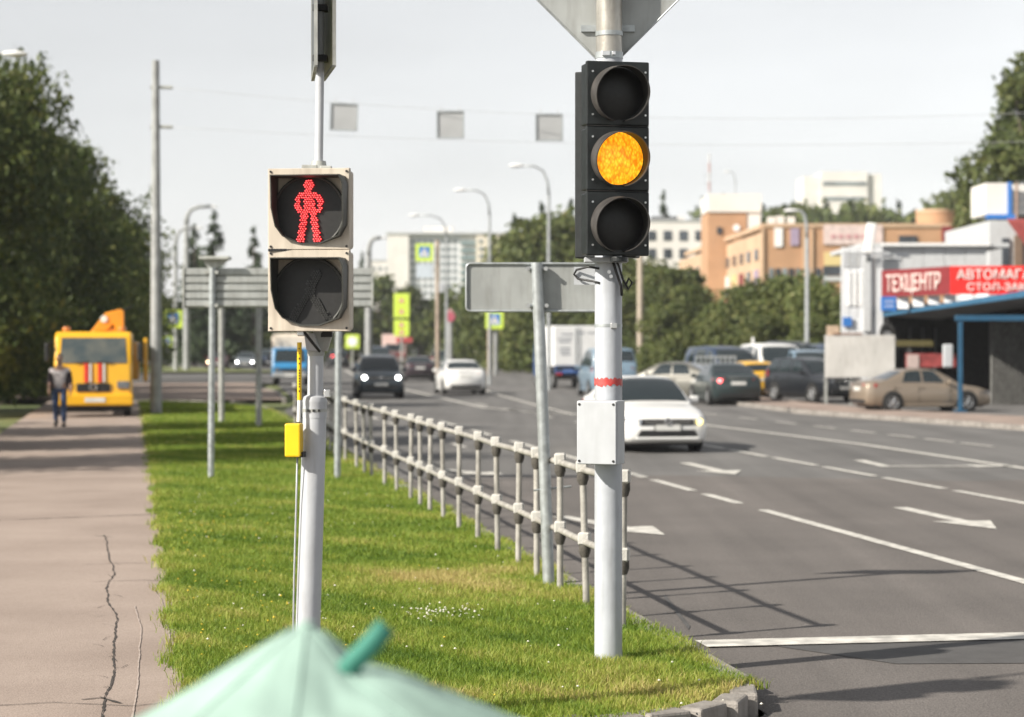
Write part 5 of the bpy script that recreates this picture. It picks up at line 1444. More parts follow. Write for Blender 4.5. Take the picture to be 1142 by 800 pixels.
for px, py, lab, tilt in ((385.5, 133.5, "square lane sign hung on the span wires, leftmost and slightly tilted", R(2)), (503, 142, "square lane sign hung on the span wires above the apartment block", 0), (612, 145, "square lane sign hung on the span wires next to the traffic light", 0)):
    x = X(px, dC)
    t = thing("hanging_lane_sign", lab, "lane sign", (x, dC - .6, Z(py, dC)), group="lane signs hung over the road"); t.rotation_euler = (0, tilt, R(random.uniform(-6, 6)))
    MB().box((0, 0, 0), (.74, .05, .74)).build("sign_plate", plain_back, t, bevel=.01)
    for zz in (.37, -.37): MB().box((0, -.03, zz), (.76, .05, .04)).build("plate_edge", galv, t)
    for xx in (-.37, .37): MB().box((xx, -.03, 0), (.04, .05, .74)).build("plate_edge", galv, t)
    for xx in (-.25, .25): MB().tube([(xx, 0, .37), (xx, .05, .55)], .012, 6).build("hanger", wire_m, t)
# crossing signs
def crossing_sign(t, cx, cz, s_, y=-.12):
    p = MB().box((cx, y, cz), (s_, .03, s_)).build("sign_board", lime_m, t, bevel=.01)
    MB().box((cx, y - .02, cz + s_ * .03), (s_ * .62, .012, s_ * .62)).build("blue_field", sign_blue, p)
    k = s_ * .62
    MB().prism([(cx - k * .42, y - .03, cz + s_ * .03 - k * .40), (cx + k * .42, y - .03, cz + s_ * .03 - k * .40), (cx, y - .03, cz + s_ * .03 + k * .40)], (0, .006, 0)).build("white_triangle", sign_white, p)
    w = MB(); c0 = cz + s_ * .03
    w.disc((cx, y - .034, c0 + k * .16), k * .055, (0, -1, 0), .004, 10)
    w.prism([(cx - k * .05, y - .038, c0 + k * .09), (cx + k * .05, y - .038, c0 + k * .09), (cx + k * .04, y - .038, c0 - k * .08), (cx + k * .14, y - .038, c0 - k * .34), (cx + k * .08, y - .038, c0 - k * .34), (cx, y - .038, c0 - k * .15), (cx - k * .10, y - .038, c0 - k * .34), (cx - k * .16, y - .038, c0 - k * .34), (cx - k * .04, y - .038, c0 - k * .06)], (0, .004, 0))
    w.build("walking_figure", black_m, p)
    return p
def cs(px, py, d, s_px, label, pole_px=None, pole_top=None, extra=None, foot=0.0, r=.06, m_=galv_rough, pole=True):
    x = X(pole_px if pole_px else px, d)
    t = thing("crossing_sign", label, "crossing sign", (x, d, foot))
    s_ = s_px * d / F
    crossing_sign(t, X(px, d) - x, Z(py, d) - foot, s_, y=-.12 - (r if pole else .4))
    if pole: MB().tube([(0, 0, -.2), (0, 0, Z(pole_top or py - s_px / 2, d) - foot)], r, 12).build("post", m_, t, smooth=40)
    return t
t = cs(194.5, 356, 168, 20, "lime bordered crossing sign beside the left pale lamp post, upper one", pole_px=196, pole=False)
MB().tube([(0, 0, -.1), (0, 0, Z(340, 168))], .08, 10).build("post", galv_rough, t)
t = cs(186.5, 381, 230, 11, "small lime crossing sign low behind the left pale lamp post", pole_px=187)
t = cs(551.5, 357, 150, 20, "lime bordered crossing sign under the grey sign plate, on a brown and grey double post", pole_px=546, r=.16, m_=mat("rusty_post", (.33, .22, .14), .9, var=.15))
MB().tube([(X(552.5, 150) - X(546, 150), .1, -.1), (X(552.5, 150) - X(546, 150), .1, Z(364, 150))], .18, 12).build("post", concrete, t, smooth=40)
wood = mat("old_wood_pole", (.36, .29, .23), .9, var=.15, scale=4, bump=.3)
t = cs(473.5, 282, 140, 19.5, "lime crossing sign high in front of the white apartment block", pole_px=488, r=.14, m_=wood, pole_top=268)
dd_ = 140
MB().box((X(473.5, dd_) - X(488, dd_), -.2, Z(302.5, dd_)), (18 * dd_ / F, .03, 15 * dd_ / F)).build("supplementary_plate", mat("bluish_plate", (.50, .56, .62), .5), t)
for py in (276, 300):
    MB().tube([(0, 0, Z(py, dd_)), (X(464, dd_) - X(488, dd_), -.14, Z(py, dd_))], .03, 8).build("bracket_arm", galv_rough, t)
MB().box((.28, -.2, Z(321, dd_)), (.34, .3, .65)).build("small_box", white_box, t, bevel=.05)
# lime stacked sign panel
dS = 165; k_ = dS / F
t = thing("stacked_warning_sign", "tall stack of fluorescent lime panels with red symbols on a thin post", "warning sign", (X(448, dS), dS, 0))
MB().tube([(0, 0, -.1), (0, 0, Z(330, dS))], .08, 10).build("post", galv_rough, t)
redsym = mat("red_symbol", (.55, .05, .04), .5)
for py, h_, w_ in ((341, 27, 17.5), (366, 18, 17)):
    p = MB().box((0, -.14, Z(py, dS)), (w_ * k_, .04, h_ * k_)).build("lime_panel", lime_m, t, bevel=.02)
    for q in range(2):
        zz = Z(py - h_ * .22 + q * h_ * .45, dS); r_ = 3.4 * k_
        MB().prism([(-r_, -.175, zz - r_ * .8), (r_, -.175, zz - r_ * .8), (0, -.175, zz + r_)], (0, .01, 0)).build("red_triangle", redsym, p)
        MB().prism([(-r_ * .5, -.18, zz - r_ * .5), (r_ * .5, -.18, zz - r_ * .5), (0, -.18, zz + r_ * .45)], (0, .006, 0)).build("white_triangle", sign_white, p)
# red round sign
dN = 150; k_ = dN / F
t = thing("round_sign", "round red sign on a pale post left of the middle crossing sign", "road sign", (X(502, dN), dN, 0))
MB().tube([(0, 0, -.1), (0, 0, Z(358, dN))], .19, 12).build("post", concrete, t, smooth=40)
MB().disc((0, -.2, Z(353.5, dN)), 5.6 * k_, (0, -1, 0), .03, 24).build("sign_disc", mat("faded_red", (.42, .09, .13), .6), t)
MB().prism([(-4 * k_, -.19, Z(349, dN)), (4 * k_, -.19, Z(349, dN)), (0, -.19, Z(343.5, dN))], (0, .03, 0)).build("top_triangle", mat("pale_pink", (.5, .3, .3), .6), t)
t = thing("small_road_sign", "small low lime and white sign left of the right pale lamp post", "road sign", (X(393, 185), 185, 0))
MB().tube([(0, 0, -.1), (0, 0, Z(374, 185))], .07, 10).build("post", galv_rough, t)
MB().box((0, -.1, Z(381, 185)), (1.2, .04, 1.2)).build("lime_panel", lime_m, t); MB().disc((0, -.14, Z(381, 185)), .42, (0, -1, 0), .02, 18).build("white_disc", sign_white, t)
# wooden/concrete poles, right
for px, d, top, r, m_, lab in ((714, 146, 150, .21, mat("weathered_pole", (.42, .36, .29), .9, var=.12, dirt=.4), "weathered pole right of the traffic light, above the silver sedan"),):
    t = thing("utility_pole", lab, "pole", (X(px, d), d, 0)); MB().tube([(0, 0, -.3), (0, 0, Z(top, d))], [r * 1.1, r * .8], 14).build("shaft", m_, t, smooth=40)
t = thing("lattice_mast", "thin red and white mast rising behind the orange brick tower", "mast", (X(791, 260), 260, 0))
for k in range(7):
    z0, z1_ = Z(245 - k * 10.5, 260), Z(245 - (k + 1) * 10.5, 260)
    if k == 0: z0 = 0
    MB().tube([(0, 0, z0), (0, 0, z1_)], .12, 8).build("mast_section", mat("mast_red", (.42, .25, .24), .7) if k % 2 else mat("mast_white", (.55, .55, .56), .7), t)
for py in (196, 205): MB().box((-.2, 0, Z(py, 260)), (1.0, .1, .08)).build("cross_arm", steel_lamp, t)
lamp(812, 192, 820, 240, "thin far lamp post over the orange brick tower", r=.08)
# ---------------------------------------------------------------- buildings
brick_o = mat("orange_brick", (.47, .275, .16), .9, col2=(.38, .22, .125), scale=.5, bump=.2, detail=10)
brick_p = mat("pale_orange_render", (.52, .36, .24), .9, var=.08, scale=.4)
render_w = mat("white_render", (.66, .64, .61), .9, var=.05, scale=.3)
render_c = mat("cream_render", (.66, .60, .50), .9, var=.04, scale=.2)
win_m = mat("window_glass", (.05, .06, .075), .15, var=.3, scale=.4, coat=.3)
win_pale = mat("pale_window_glass", (.22, .26, .28), .25, var=.3, scale=.4)
balc_m = mat("greenish_balcony_glass", (.22, .30, .31), .4, var=.2, scale=.3)
roof_dk = mat("dark_roof_felt", (.09, .095, .10), .9, var=.15)
roof_red = mat("red_metal_roof", (.28, .055, .05), .6, var=.12)
panel_g = mat("light_grey_cladding", (.50, .515, .53), .6, var=.04, dirt=.15); panel_w = mat("white_cladding", (.62, .635, .66), .6, var=.04, dirt=.2)
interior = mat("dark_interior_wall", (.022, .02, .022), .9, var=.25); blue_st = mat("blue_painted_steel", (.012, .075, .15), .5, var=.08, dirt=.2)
red_sign = mat("bright_red_fascia", (.74, .018, .015), .5, var=.03); red_dark = mat("dark_red_fascia", (.20, .022, .026), .5, var=.08)
letter_w = mat("white_letters", (.80, .78, .76), .5, var=.03); letter_p = mat("pinkish_letters", (.74, .60, .56), .5, var=.05)

# white apartment block
dA = 500; a_ = dA / F
AB = thing("apartment_block", "white multi storey apartment block far down the road with a plain left end wall", "building", (X(495, dA), dA, 0))
def ax(px): return X(px, dA) - X(495, dA)
def az(py): return Z(py, dA)
for x0, x1, top, y0, m_ in ((432, 456, 259, 0, render_w), (456, 513, 262, 1.2, panel_w), (513, 531, 262, .9, render_w), (531, 561, 263, -.6, render_c)):
    MB().box(((ax(x0) + ax(x1)) / 2, y0 + 7, az(top) / 2), (ax(x1) - ax(x0) - .02, 14, az(top))).build("wall", m_, AB)
MB().box((ax(488), 8, az(257)), (7, 6, 2.2)).build("roof_hut", render_w, AB)
MB().box((ax(496), 7, az(261) + .2), (ax(561) - ax(432) + .6, 14.6, .5)).build("roof", panel_g, AB)
wmesh = None
for r_ in range(9):
    for c_ in range(8):
        cx = ax(460.5 + c_ * 6.7); cz = az(269.5 + r_ * 8.2)
        if wmesh is None:
            o = MB().box((0, 0, 0), (.85, .12, 1.0)).build("window", win_pale, AB); wmesh = o
        else:
            o = wmesh.copy(); C.objects.link(o)
        o.location = (cx, 1.16, cz)
bm0 = None
for r_ in range(9):
    for c_ in range(2):
        if bm0 is None: bm0 = o = MB().box((0, 0, 0), (1.75, .9, .95)).build("balcony", balc_m, AB)
        else: o = bm0.copy(); C.objects.link(o)
        o.location = (ax(517.5 + c_ * 9), .55, az(271 + r_ * 8.2))
for r_ in range(9):
    o = wmesh.copy(); C.objects.link(o); o.location = (ax(536.5), -.62, az(269.5 + r_ * 8.2)); 
for x0, x1, top, lab in ((412, 436, 291, "low pale apartment wing left of the white apartment block"), (398, 416, 300, "lower far pale house beside the apartment wing")):
    t = thing("apartment_block", lab, "building", (X((x0 + x1) / 2, 540), 540, 0))
    w_ = (x1 - x0) * 540 / F; h_ = Z(top, 540)
    MB().box((0, 6, h_ / 2), (w_, 12, h_)).build("wall", render_w, t)
    MB().box((0, 6, h_ + .15), (w_ + .4, 12.4, .3)).build("roof", panel_g, t)
    for r_ in range(6):
        for c_ in range(3):
            o = wmesh.copy(); C.objects.link(o); o.parent = t; o.location = ((c_ - 1) * w_ * .3, -.01, h_ - 2 - r_ * 2.4)
# white tower right
dW = 620
t = thing("white_tower_block", "white stepped tower block above the wood on the right", "building", (X(940, dW), dW, 0))
def wx(px): return X(px, dW) - X(940, dW)
def wz_(py): return Z(py, dW)
for x0, x1, top, y0 in ((896, 915, 197, 0), (915, 967, 192, -.8), (967, 983, 194, .4)):
    MB().box(((wx(x0) + wx(x1)) / 2, y0 + 8, wz_(top) / 2), (wx(x1) - wx(x0) - .05, 16, wz_(top))).build("wall", render_w, t)
MB().box((wx(941), -.9, wz_(205)), (wx(965) - wx(917), .3, 1.0)).build("window_band", win_pale, t)
MB().box((wx(941), -.9, wz_(222)), (wx(965) - wx(917), .3, 1.0)).build("window_band", win_pale, t)
# white low building left of brick
dB = 285
t = thing("white_building", "white flat roofed building between the traffic light and the orange brick tower", "building", (X(757, dB), dB, 0))
w_ = (800 - 716) * dB / F
MB().box((0, 6, Z(247, dB) / 2), (w_, 12, Z(247, dB))).build("wall", render_w, t)
MB().box((-1.8, 5, Z(244.5, dB)), (3.4, 8, .8)).build("roof_hut", roof_dk, t)
MB().box((.6, 5, Z(243, dB)), (.9, 3, 1.0)).build("chimney", render_w, t)
MB().box((0, 6, Z(247, dB) + .1), (w_ + .3, 12.3, .2)).build("roof", panel_g, t)
for k in range(4): MB().box((-3.6 + k * 2.1, -.03, Z(263, dB)), (1.1, .12, 1.3)).build("window", win_m, t)
for k in range(4): MB().box((-3.6 + k * 2.1, -.03, Z(283, dB)), (1.1, .12, 1.3)).build("window", win_m, t)
# orange brick building
dO = 200; k_ = dO / F
OB = thing("brick_building", "long orange brick commercial building with signboards behind the trees on the right", "building", (X(850, dO), dO, 0))
def ox_(px, d=dO): return X(px, d) - X(850, dO)
def oz(py, d=dO): return Z(py, d)
H_ = oz(251)
MB().prism([(0, 0, -.2), (ox_(1092), 0, -.2), (ox_(1092), 26, -.2), (0, 26, -.2)], (0, 0, H_)).build("wall", brick_o, OB)
fx, fy = ox_(757, 268), 68
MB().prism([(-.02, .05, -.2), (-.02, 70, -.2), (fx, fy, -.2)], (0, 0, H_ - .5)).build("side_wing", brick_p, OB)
MB().box((ox_(968), 13, H_ - .05), (ox_(1086) - ox_(850), 26.3, .35)).build("roof_edge", brick_p, OB)
# tower
dt = 225
MB().box((ox_(810, dt), 28, oz(236, dt) / 2), ((831 - 788) * dt / F, 8, oz(236, dt))).build("tower", brick_o, OB)
MB().box((ox_(818, dt), 28, oz(227.5, dt)), ((848 - 789) * dt / F, 8.4, 20 * dt / F)).build("tower_top", render_w, OB)
MB().box((ox_(840, dt), 27.5, oz(248, dt)), (14 * dt / F, 7, 22 * dt / F)).build("tower_side", render_w, OB)
MB().disc((ox_(820, dt), 23.95, oz(255, dt)), .36, (0, -1, 0), .15, 16).build("wall_disc", sign_white, OB)
MB().box((ox_(801, dt), 23.9, oz(258, dt)), (.5, .15, .7)).build("window", win_m, OB)
# boards and windows on the front
pur = mat("purple_board", (.34, .27, .38), .6, var=.08); pinkb = mat("pinkish_board", (.62, .50, .48), .6, var=.1, scale=2); yelb = mat("yellow_board", (.62, .50, .24), .6)
for px, py, w_, h_, m_ in ((868, 265, 9, 21, sign_white), (886, 264.5, 9.5, 19, pur), (951, 262, 66, 22, pinkb), (938, 289, 38, 15, yelb), (938, 302, 40, 10, win_m), (938, 311, 40, 5, panel_g), (1012, 268, 20, 10, win_m), (1062, 261, 24, 17, red_dark), (1082, 258, 13, 22, render_w)):
    MB().box((ox_(px), -.08, oz(py)), (w_ * k_, .2, h_ * k_)).build("window" if m_ is win_m else "signboard", m_, OB)
for k in range(6): MB().box((ox_(929 + 8.5 * k), -.2, oz(264)), (.45, .06, .35)).build("board_lettering", mat("pink_lettering", (.5, .25, .27), .6), OB)
for k in range(9):
    MB().box((ox_(860 + k * 7.5), -.04, oz(315)), (.42, .12, 2.6)).build("window", win_m if k % 2 else win_pale, OB)
for k in range(5): MB().box((ox_(1000 + k * 14), -.04, oz(290)), (.75, .12, 1.2)).build("window", win_m, OB)
for px in (850.5, 896, 905): MB().box((ox_(px), -.1, H_ / 2), (.22, .25, H_ - .6)).build("pilaster", brick_p, OB)
# side wing details facing the sun
sdir = Vector((fx + .02, fy - .05, 0)); sl = sdir.length; sdir.normalize(); snr = Vector((-sdir.y, sdir.x, 0)) 
if snr.x > 0: snr = -snr
ang_s = math.atan2(sdir.y, sdir.x)
for k in range(13):
    p = Vector((-.02, .05, 0)) + sdir * (3 + k * 5)
    for zz, m_, h_, w_ in ((H_ * .62, [pur, win_m, red_dark, yelb, render_w][k % 5], 1.9, 2.0), (H_ * .33, render_w if k % 2 else panel_g, 3.4, 1.6), (H_ * .80, win_m, 1.0, 1.6)):
        q = p + snr * .02
        MB().box((q.x, q.y, zz), (w_, .3, h_), rz=ang_s).build("window" if m_ is win_m else "wall_panel", m_, OB)
MB().box((Vector((-.02, .05, 0)) + sdir * 30 + Vector((0, 0, H_ - .2))), (60, .5, .4), rz=ang_s).build("cornice", brick_p, OB)
# rooftop rotunda
MB().tube([(ox_(1053, 205), 9, oz(250)), (ox_(1053, 205), 9, oz(231))], 23 * k_, 24).build("rotunda", brick_o, OB, smooth=40)
MB().tube([(ox_(1053, 205), 9, oz(231)), (ox_(1053, 205), 9, oz(228))], 24 * k_, 24).build("rotunda_roof", brick_p, OB, smooth=40)
for px, py in ((866, 246), (876, 245), (888, 246)):
    MB().box((ox_(px), 4, oz(py)), (.7, .7, 1.1)).build("roof_vent", render_w, OB)

# shop with red fascia and blue canopy
dH = 84
SH = thing("tyre_shop", "car service shop in pale cladding with red lettered fascia and blue canopy", "shop", (X(938, dH), dH, .06))
def sx(px, d=dH): return X(px, d) - X(938, dH)
def sz(py, d=dH): return Z(py, d) - .06
def sy(d): return d - dH
# wall panels, upright, left part
wn = 5
for k in range(wn):
    x0, x1 = sx(938 + 47 * k / wn), sx(938 + 47 * (k + 1) / wn)
    MB().box(((x0 + x1) / 2, .06 + .012 * (k % 2), sz(276) / 2), (x1 - x0 - .02, .1, sz(276))).build("wall_panel", panel_w, SH, bevel=.01)
for k in range(4):
    MB().box((sx(961), -.01, sz(282 + k * 4.6)), (sx(983) - sx(940), .06, .05)).build("louvre", panel_g, SH)
for k in range(3):
    MB().box((sx(946.5 + 6.4 * k), -.015, sz(322)), (.13, .06, 1.35)).build("panel_rib", sign_white, SH)
MB().box((sx(966.5), -.05, sz(328)), (9 * dH / F, .16, sz(288) - sz(372))).build("corner_post", panel_g, SH, bevel=.02)
for k in range(5):
    x0, x1 = sx(985 + 118 * k / 5), sx(985 + 118 * (k + 1) / 5)
    MB().box(((x0 + x1) / 2, .5 + .01 * (k % 2), (sz(272) + sz(322)) / 2), (x1 - x0 - .02, .1, sz(272) - sz(322))).build("wall_panel", panel_g, SH, bevel=.01)
MB().box((sx(1045), 4.5, sz(273)), (sx(1105) - sx(940), 8.4, .16)).build("roof", panel_g, SH)
MB().box((sx(1045), .35, sz(272.5)), (sx(1105) - sx(984), .3, .12)).build("roof_trim", sign_white, SH)
for k in range(3): MB().box((sx(990 + k * 9), .42, sz(284 + (k % 2) * 5)), (.5, .03, .06)).build("printed_line", grey_print, SH)
# interior shell
xe = 15
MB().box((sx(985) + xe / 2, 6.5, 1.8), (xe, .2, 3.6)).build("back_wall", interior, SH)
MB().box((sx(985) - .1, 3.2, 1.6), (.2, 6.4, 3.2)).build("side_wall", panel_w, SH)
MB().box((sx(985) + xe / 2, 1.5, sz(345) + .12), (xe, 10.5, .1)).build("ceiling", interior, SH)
for k in range(6): MB().box((sx(1001 + 15 * k), 5.9, 1.4), (.08, .1, 2.7)).build("door_frame", roof_dk, SH)
MB().box((sx(1033), -.9, sz(402, 83)), (56 * 83 / F, .06, 15 * 83 / F)).build("banner", mat("red_banner", (.32, .06, .06), .6, var=.2, scale=3), SH)
MB().box((sx(1013), -.95, sz(403, 83)), (13 * 83 / F, .06, 15 * 83 / F)).build("banner_panel", mat("pale_banner", (.50, .40, .38), .6), SH)
MB().box((sx(1020, 80), sy(80), sz(383, 80)), (1.4, .05, .22)).build("dark_notice", mat("dark_yellow_notice", (.10, .085, .03), .6), SH)
MB().box((sx(1057, 70), sy(70), sz(397, 70)), (11 * 70 / F, .2, 26 * 70 / F)).build("white_cabinet", white_box, SH, bevel=.05)
curt = MB()
rows = [[], []]
for k in range(60):
    u = k / 59
    for q, z in enumerate((0.02, 2.9)): rows[q].append((sx(1103 + 52 * u, 74), sy(74) + .10 * math.sin(k * 1.25), z))
curt.grid(rows).build("roller_curtain", mat("grey_curtain", (.13, .13, .125), .8, var=.2), SH, smooth=60)
# blue frame
dF_ = 65.5
for px in (1071,):
    MB().box((sx(px, dF_), sy(dF_), sz(357, dF_) / 2), (.125, .125, sz(357, dF_))).build("blue_post", blue_st, SH, bevel=.01)
    MB().box((sx(px, dF_), sy(dF_), .03), (.35, .35, .05)).build("post_foot", blue_st, SH)
MB().box((sx(1130, dF_), sy(dF_), sz(356, dF_) + .03), (sx(1195, dF_) - sx(1066, dF_), .2, .17)).build("blue_beam", blue_st, SH, bevel=.01)
# sloping canopy edge
a = Vector((sx(984, 76), sy(76), sz(353, 76))); b = Vector((sx(1190, 66), sy(66), sz(325, 66)))
MB().prism([a, b, b + Vector((0, 0, .24)), a + Vector((0, 0, .10))], (.12, .25, 0)).build("canopy_edge", mat("pale_blue_canopy", (.03, .11, .20), .5, var=.1, dirt=.2), SH)
MB().prism([a + Vector((.2, .3, 0)), b + Vector((.2, .3, 0)), b + Vector((4, 14, 0)), a + Vector((4, 10, 0))], (0, 0, .08)).build("canopy_roof", roof_dk, SH)
# baluster band between fascia and canopy
for k in range(9):
    p = a.lerp(b, k / 11) + Vector((0, .05, .20)); top = sz(331, 75)
    if top - p.z > .12: MB().box((p.x + .2, p.y, (p.z + top) / 2), (.36, .05, top - p.z)).build("white_infill_panel", panel_w, SH, rz=0) if False else MB().box((p.x + .22, p.y, (p.z + top) / 2), (.40, .05, top - p.z), rz=R(-30)).build("white_infill_panel", panel_w, SH)
# fascia: dark red left face, bright red right face
fa, fb, fc = Vector((sx(983, 76), sy(76), 0)), Vector((sx(1059, 71.8), sy(71.8), 0)), Vector((sx(1240, 71.4), sy(71.4), 0))
zt_, zb_ = sz(297, 71.8), sz(328.5, 71.8)
def board(p, q, m_, nm, th=.18):
    dv = (q - p).normalized(); nrm = Vector((-dv.y, dv.x, 0))
    if nrm.y < 0: nrm = -nrm
    return MB().prism([p + Vector((0, 0, zb_)), q + Vector((0, 0, zb_)), q + Vector((0, 0, zt_)), p + Vector((0, 0, zt_))], tuple(nrm * th)).build(nm, m_, SH, bevel=.01)
board(fa, fb, red_dark, "fascia_board", .15)
board(fb + Vector((.02, 0, 0)), fc, red_sign, "fascia_board", .25)
def place_text(body, p, q, u0, h, zbase, m_, nm, fit=None):
    dv = (q - p).normalized(); ang = math.atan2(dv.y, dv.x)
    nrm = Vector((-dv.y, dv.x, 0)); nrm = -nrm if nrm.y > 0 else nrm
    pos = p + dv * u0 + nrm * .03 + Vector((0, 0, zbase))
    o = text_obj(body, h, m_, nm, SH, Matrix.Identity(4), depth=.04)
    wdt = max(v.co.x for v in o.data.vertices)
    s_ = (fit / wdt) if fit else 1
    o.data.transform(Matrix.Diagonal((s_, 1, 1, 1)))
    o.location = pos; o.rotation_euler = (0, 0, ang)
    return o
L1 = (fb - fa).length
place_text("ТЕХЦЕНТР", fa, fb, L1 * .08, (zt_ - zb_) * .62, zb_ + (zt_ - zb_) * .19, letter_p, "sign_lettering", L1 * .80)
place_text("АВТОМАГАЗИН", fb, fc, .22, (zt_ - zb_) * .34, zb_ + (zt_ - zb_) * .54, letter_w, "sign_lettering", 3.35)
place_text("СТОЛ-ЗАКАЗОВ", fb, fc, .55, (zt_ - zb_) * .26, zb_ + (zt_ - zb_) * .14, letter_w, "sign_lettering", 3.0)
bs = MB().box((sx(991, 74), sy(74), sz(339, 74)), (17 * 74 / F, .12, 16 * 74 / F)).build("blue_notice", sign_blue, SH, bevel=.01)
for k in range(2): MB().box((sx(991, 74), sy(74) - .07, sz(336.5 + 5 * k, 74)), (.32, .01, .06)).build("notice_line", mat("pale_blue_print", (.35, .42, .62), .6), bs)
MB().box((sx(944.5), -.08, sz(359)), (10 * dH / F, .06, 10 * dH / F)).build("blue_notice", sign_blue, SH)
# tilted white lamp arm on the roof
p0, p1 = Vector((sx(968, 83), -1, sz(283, 83))), Vector((sx(971.5, 83), -1, sz(249, 83)))
MB().box((p0 + p1) / 2, (.36, .25, (p1 - p0).length), ry=R(8)).build("white_flood_lamp", lamp_white, SH, bevel=.05)
MB().tube([(sx(967), -.1, sz(292)), (sx(967), -.3, sz(280))], .05, 8).build("lamp_bracket", roof_dk, SH)
# wall-hung tyre
WT = thing("spare_tyre", "black tyre hanging on the white shop wall as a sign", "tyre", (X(989.5, 81), 81, Z(373.5, 81)))
rows = [[(q * math.cos(t) * .62, w_, q * math.sin(t)) for t in [2 * math.pi * k / 30 for k in range(30)]] for q, w_ in ((.26, -.09), (.32, -.12), (.46, -.1), (.49, 0), (.46, .1), (.32, .12), (.26, .09))]
MB().grid(rows, close=True).build("tyre", rubber, WT, smooth=60)
MB().tube([(0, .09, .3), (0, .12, 1.1)], .02, 6).build("hook", roof_dk, WT)
MB().tube([(.0, -.02, 0), (0, .02, 0)], .15, 16).build("hub", rim_m, WT)
# white panel on legs in front of the black off-roader
dL = 73.5
WP = thing("panel_on_legs", "blank off-white panel standing on thin legs in front of the black off-roader", "panel", (X(959, dL), dL, .06))
MB().box((0, 0, (Z(374, dL) + Z(421.5, dL)) / 2 - .06), (78 * dL / F, .10, Z(374, dL) - Z(421.5, dL))).build("panel_board", mat("offwhite_panel", (.52, .51, .49), .7, var=.08, scale=1.2, dirt=.3), WP, bevel=.015)
for px in (921.5, 949.5, 996):
    MB().box((X(px, dL) - X(959, dL), .08, (Z(421, dL)) / 2), (.09, .06, Z(421, dL))).build("leg", galv_rough, WP)
MB().box((X(929, dL) - X(959, dL), -.02, Z(369, dL) - .06), (14 * dL / F, .08, 11 * dL / F)).build("top_box", mat("beige_box", (.48, .36, .26), .7), WP, bevel=.02)
MB().box((X(945, dL) - X(959, dL), -.03, Z(373, dL) - .04), (1.0, .12, .06)).build("top_rail", mat("rust_edge", (.22, .12, .08), .9), WP)
# white rooftop box building at the right edge
dR = 97
RB = thing("white_house", "white house with red sloping roof and rooftop box at the right edge behind the shop", "building", (X(1120, dR), dR, 0))
def rx_(px): return X(px, dR) - X(1120, dR)
def rz_(py): return Z(py, dR)
MB().box((rx_(1146), 5, rz_(246) / 2), (rx_(1190) - rx_(1105), 10, rz_(246))).build("wall", panel_g, RB)
MB().box((rx_(1115), 2.2, (rz_(203) + rz_(239)) / 2), (26 * dR / F, 3, rz_(203) - rz_(239))).build("roof_box", render_w, RB, bevel=.04)
MB().box((rx_(1158), 2.6, (rz_(204) + rz_(238)) / 2), (56 * dR / F, 3, rz_(204) - rz_(238))).build("roof_box", render_w, RB, bevel=.04)
for py in (212, 221, 230): MB().box((rx_(1158), 1.05, rz_(py)), (54 * dR / F, .08, .06)).build("cladding_line", panel_g, RB)
MB().box((rx_(1129.5), .65, (rz_(202) + rz_(240)) / 2), (.16, .2, rz_(202) - rz_(240))).build("blue_trim", sign_blue, RB)
MB().box((rx_(1120), .62, rz_(241)), (34 * dR / F, .3, 5 * dR / F)).build("blue_trim", sign_blue, RB)
MB().box((rx_(1121), -.06, rz_(281)), (8 * dR / F, .12, 30 * dR / F)).build("window", win_m, RB)
rf = MB(); rf.prism([(rx_(1117), -1.2, rz_(248)), (rx_(1200), -1.2, rz_(248)), (rx_(1200), -1.8, rz_(302)), (rx_(1152), -1.8, rz_(302))], (0, .3, .1)); rf.build("roof", roof_red, RB)
for k in range(9):
    u = k / 9; MB().tube([(rx_(1117 + 83 * u * .9), -1.27, rz_(249)), (rx_(1152 + 48 * u), -1.87, rz_(301))], .025, 5).build("roof_seam", roof_red, RB)
MB().box((rx_(1135), -.05, rz_(286)), (.35, .2, 1.9)).build("brick_pier", mat("brown_brick", (.20, .14, .10), .9), RB)
MB().tube([(rx_(1136), .4, rz_(290)), (rx_(1136), .4, rz_(203))], .06, 8).build("flue_pipe", mat("copper_pipe", (.30, .20, .15), .5), RB)
# low barrier before the parked cars
t = thing("low_barrier", "low pale slatted barrier behind the silver sedan at the car park edge", "barrier", (X(798, 84), 84, .05))
MB().box((0, 0, Z(399.5, 84)), (46 * 84 / F, .06, .08)).build("rail", galv, t); MB().box((0, 0, Z(408, 84)), (46 * 84 / F, .06, .08)).build("rail", galv, t)
for k in range(9): MB().box(((k - 4) * .19, .0, Z(400, 84) / 2), (.06, .09, Z(400, 84))).build("slat", galv, t)
t = thing("blue_sign", "small blue sign on a pale post above the yellow hatchback", "road sign", (X(840, 92), 92, .06))
MB().tube([(0, 0, 0), (0, 0, Z(378, 92))], .06, 10).build("post", sign_white, t, smooth=40)
MB().prism([(-.34, -.1, Z(407, 92)), (.34, -.1, Z(407, 92)), (.22, -.1, Z(396, 92)), (-.22, -.1, Z(396, 92))], (0, .04, 0)).build("blue_plate", sign_blue, t)

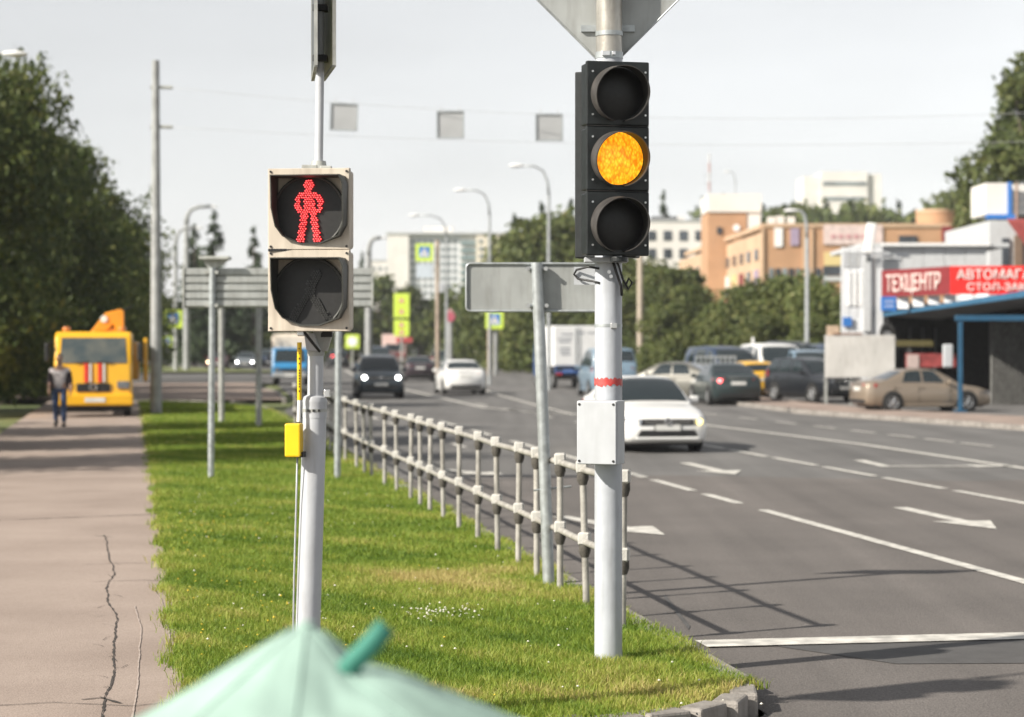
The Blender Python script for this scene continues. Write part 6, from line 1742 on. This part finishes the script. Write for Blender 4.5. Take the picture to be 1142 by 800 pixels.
# ---------------------------------------------------------------- mint canopy in the foreground
mint = mat("mint_fabric", (.29, .415, .365), .85, var=.09, scale=7, bump=.1, bscale=18)
n_, l_ = mint.node_tree.nodes, mint.node_tree.links
mint_d = mat("green_strap", (.045, .22, .165), .7, var=.06)
dM = 4.0
GC = thing("fabric_canopy", "mint green fabric canopy with a loose strap, blurred in the foreground", "canopy", (X(342, dM), dM, 0))
za = Z(694, dM)
rows = []
N = 96; KS = 4.0 / 2.7
for q in range(33):
    q = q * 14 / 32
    r_ = .60 * KS * (q / 14)
    row = []
    for k in range(N):
        t_ = 2 * math.pi * k / N
        seg_ = (t_ / (2 * math.pi) * 8) % 1.0
        sag = .015 * math.sin(math.pi * seg_) * (q / 14)
        rr_ = r_ * (1 - .045 * math.sin(math.pi * seg_))
        x_, y_ = rr_ * math.cos(t_), rr_ * math.sin(t_)
        slope = .68 + .09 * math.cos(t_)
        rq = math.sqrt(rr_ * rr_ + .005 ** 2) - .005
        z1 = za - slope * rq - sag
        # the sewn fold on the right side lifts the cloth
        z2 = za - .066 - .42 * math.sqrt((x_ - .112) ** 2 + (y_ + .03) ** 2 + .0008)
        m_ = .012; hh = max(0, min(1, .5 + .5 * (z2 - z1) / m_))
        z_ = z1 + (z2 - z1) * hh + m_ * hh * (1 - hh)
        z_ += .0028 * math.sin(t_ * 21 + 9 * r_) * min(1, r_ * 3) * math.sin(r_ * 14 + t_ * 3) + .003 * math.sin(t_ * 13 - 25 * r_) * min(1, r_ * 3)
        row.append((rr_ * math.cos(t_), rr_ * math.sin(t_), z_))
    rows.append(row)
MB().grid(rows, close=True).build("canopy_cloth", mint, GC, smooth=60)
for k in range(8):
    MB().tube([rows[q][k * 12][:2] + (rows[q][k * 12][2] + .0012,) for q in range(1, 33)], .0022, 6).build("seam", mint, GC, smooth=180)
st = []
def pc(px, py, y): return Vector((X(px, dM + y) - X(342, dM), y, Z(py, dM + y)))
for u, (px, py) in enumerate([(384, 752), (392, 741), (405, 728), (418, 714), (427, 703), (431, 698)]):
    c = pc(px, py, -.09 + u * .006); st.append([tuple(c + Vector((-.015, 0, .013))), tuple(c + Vector((0, -.002, .0))), tuple(c + Vector((.015, .003, -.013)))])
o = MB().grid(st).build("strap", mint_d, GC, smooth=180); sm = o.modifiers.new("thickness", 'SOLIDIFY'); sm.thickness = .003
MB().tube([(0, 0, 0.0), (0, 0, za - .01)], .012, 12).build("pole", rim_m, GC, smooth=40)
MB().tube([(0, 0, za - .03), (0, 0, za + .001)], .016, 14).build("top_cap", mint, GC, bevel=.003)
MB().disc((0, 0, 0.0), .22, (0, 0, 1), .04, 24).build("foot_plate", black_trim, GC)
vent = MB().box(pc(441, 797, -.14) - Vector((0, 0, .004)), (.04, .02, .03), rz=R(-20)).build("dark_hole", black_trim, GC, bevel=.004)  # black box standing in for the dark of a hole in the cloth

# ---------------------------------------------------------------- thin summer haze
hm = bpy.data.materials.new("haze"); hm.use_nodes = True
hn = hm.node_tree.nodes; hn.remove(hn["Principled BSDF"])
pv = hn.new("ShaderNodeVolumePrincipled"); pv.inputs['Density'].default_value = 0.00022; pv.inputs['Color'].default_value = (.92, .95, 1.0, 1); pv.inputs['Anisotropy'].default_value = 0.0
hm.node_tree.links.new(pv.outputs[0], hn["Material Output"].inputs['Volume'])
ho = MB().box((0, 1450, 39), (5200, 3600, 82)).build("haze", hm); struct(ho, 'stuff')
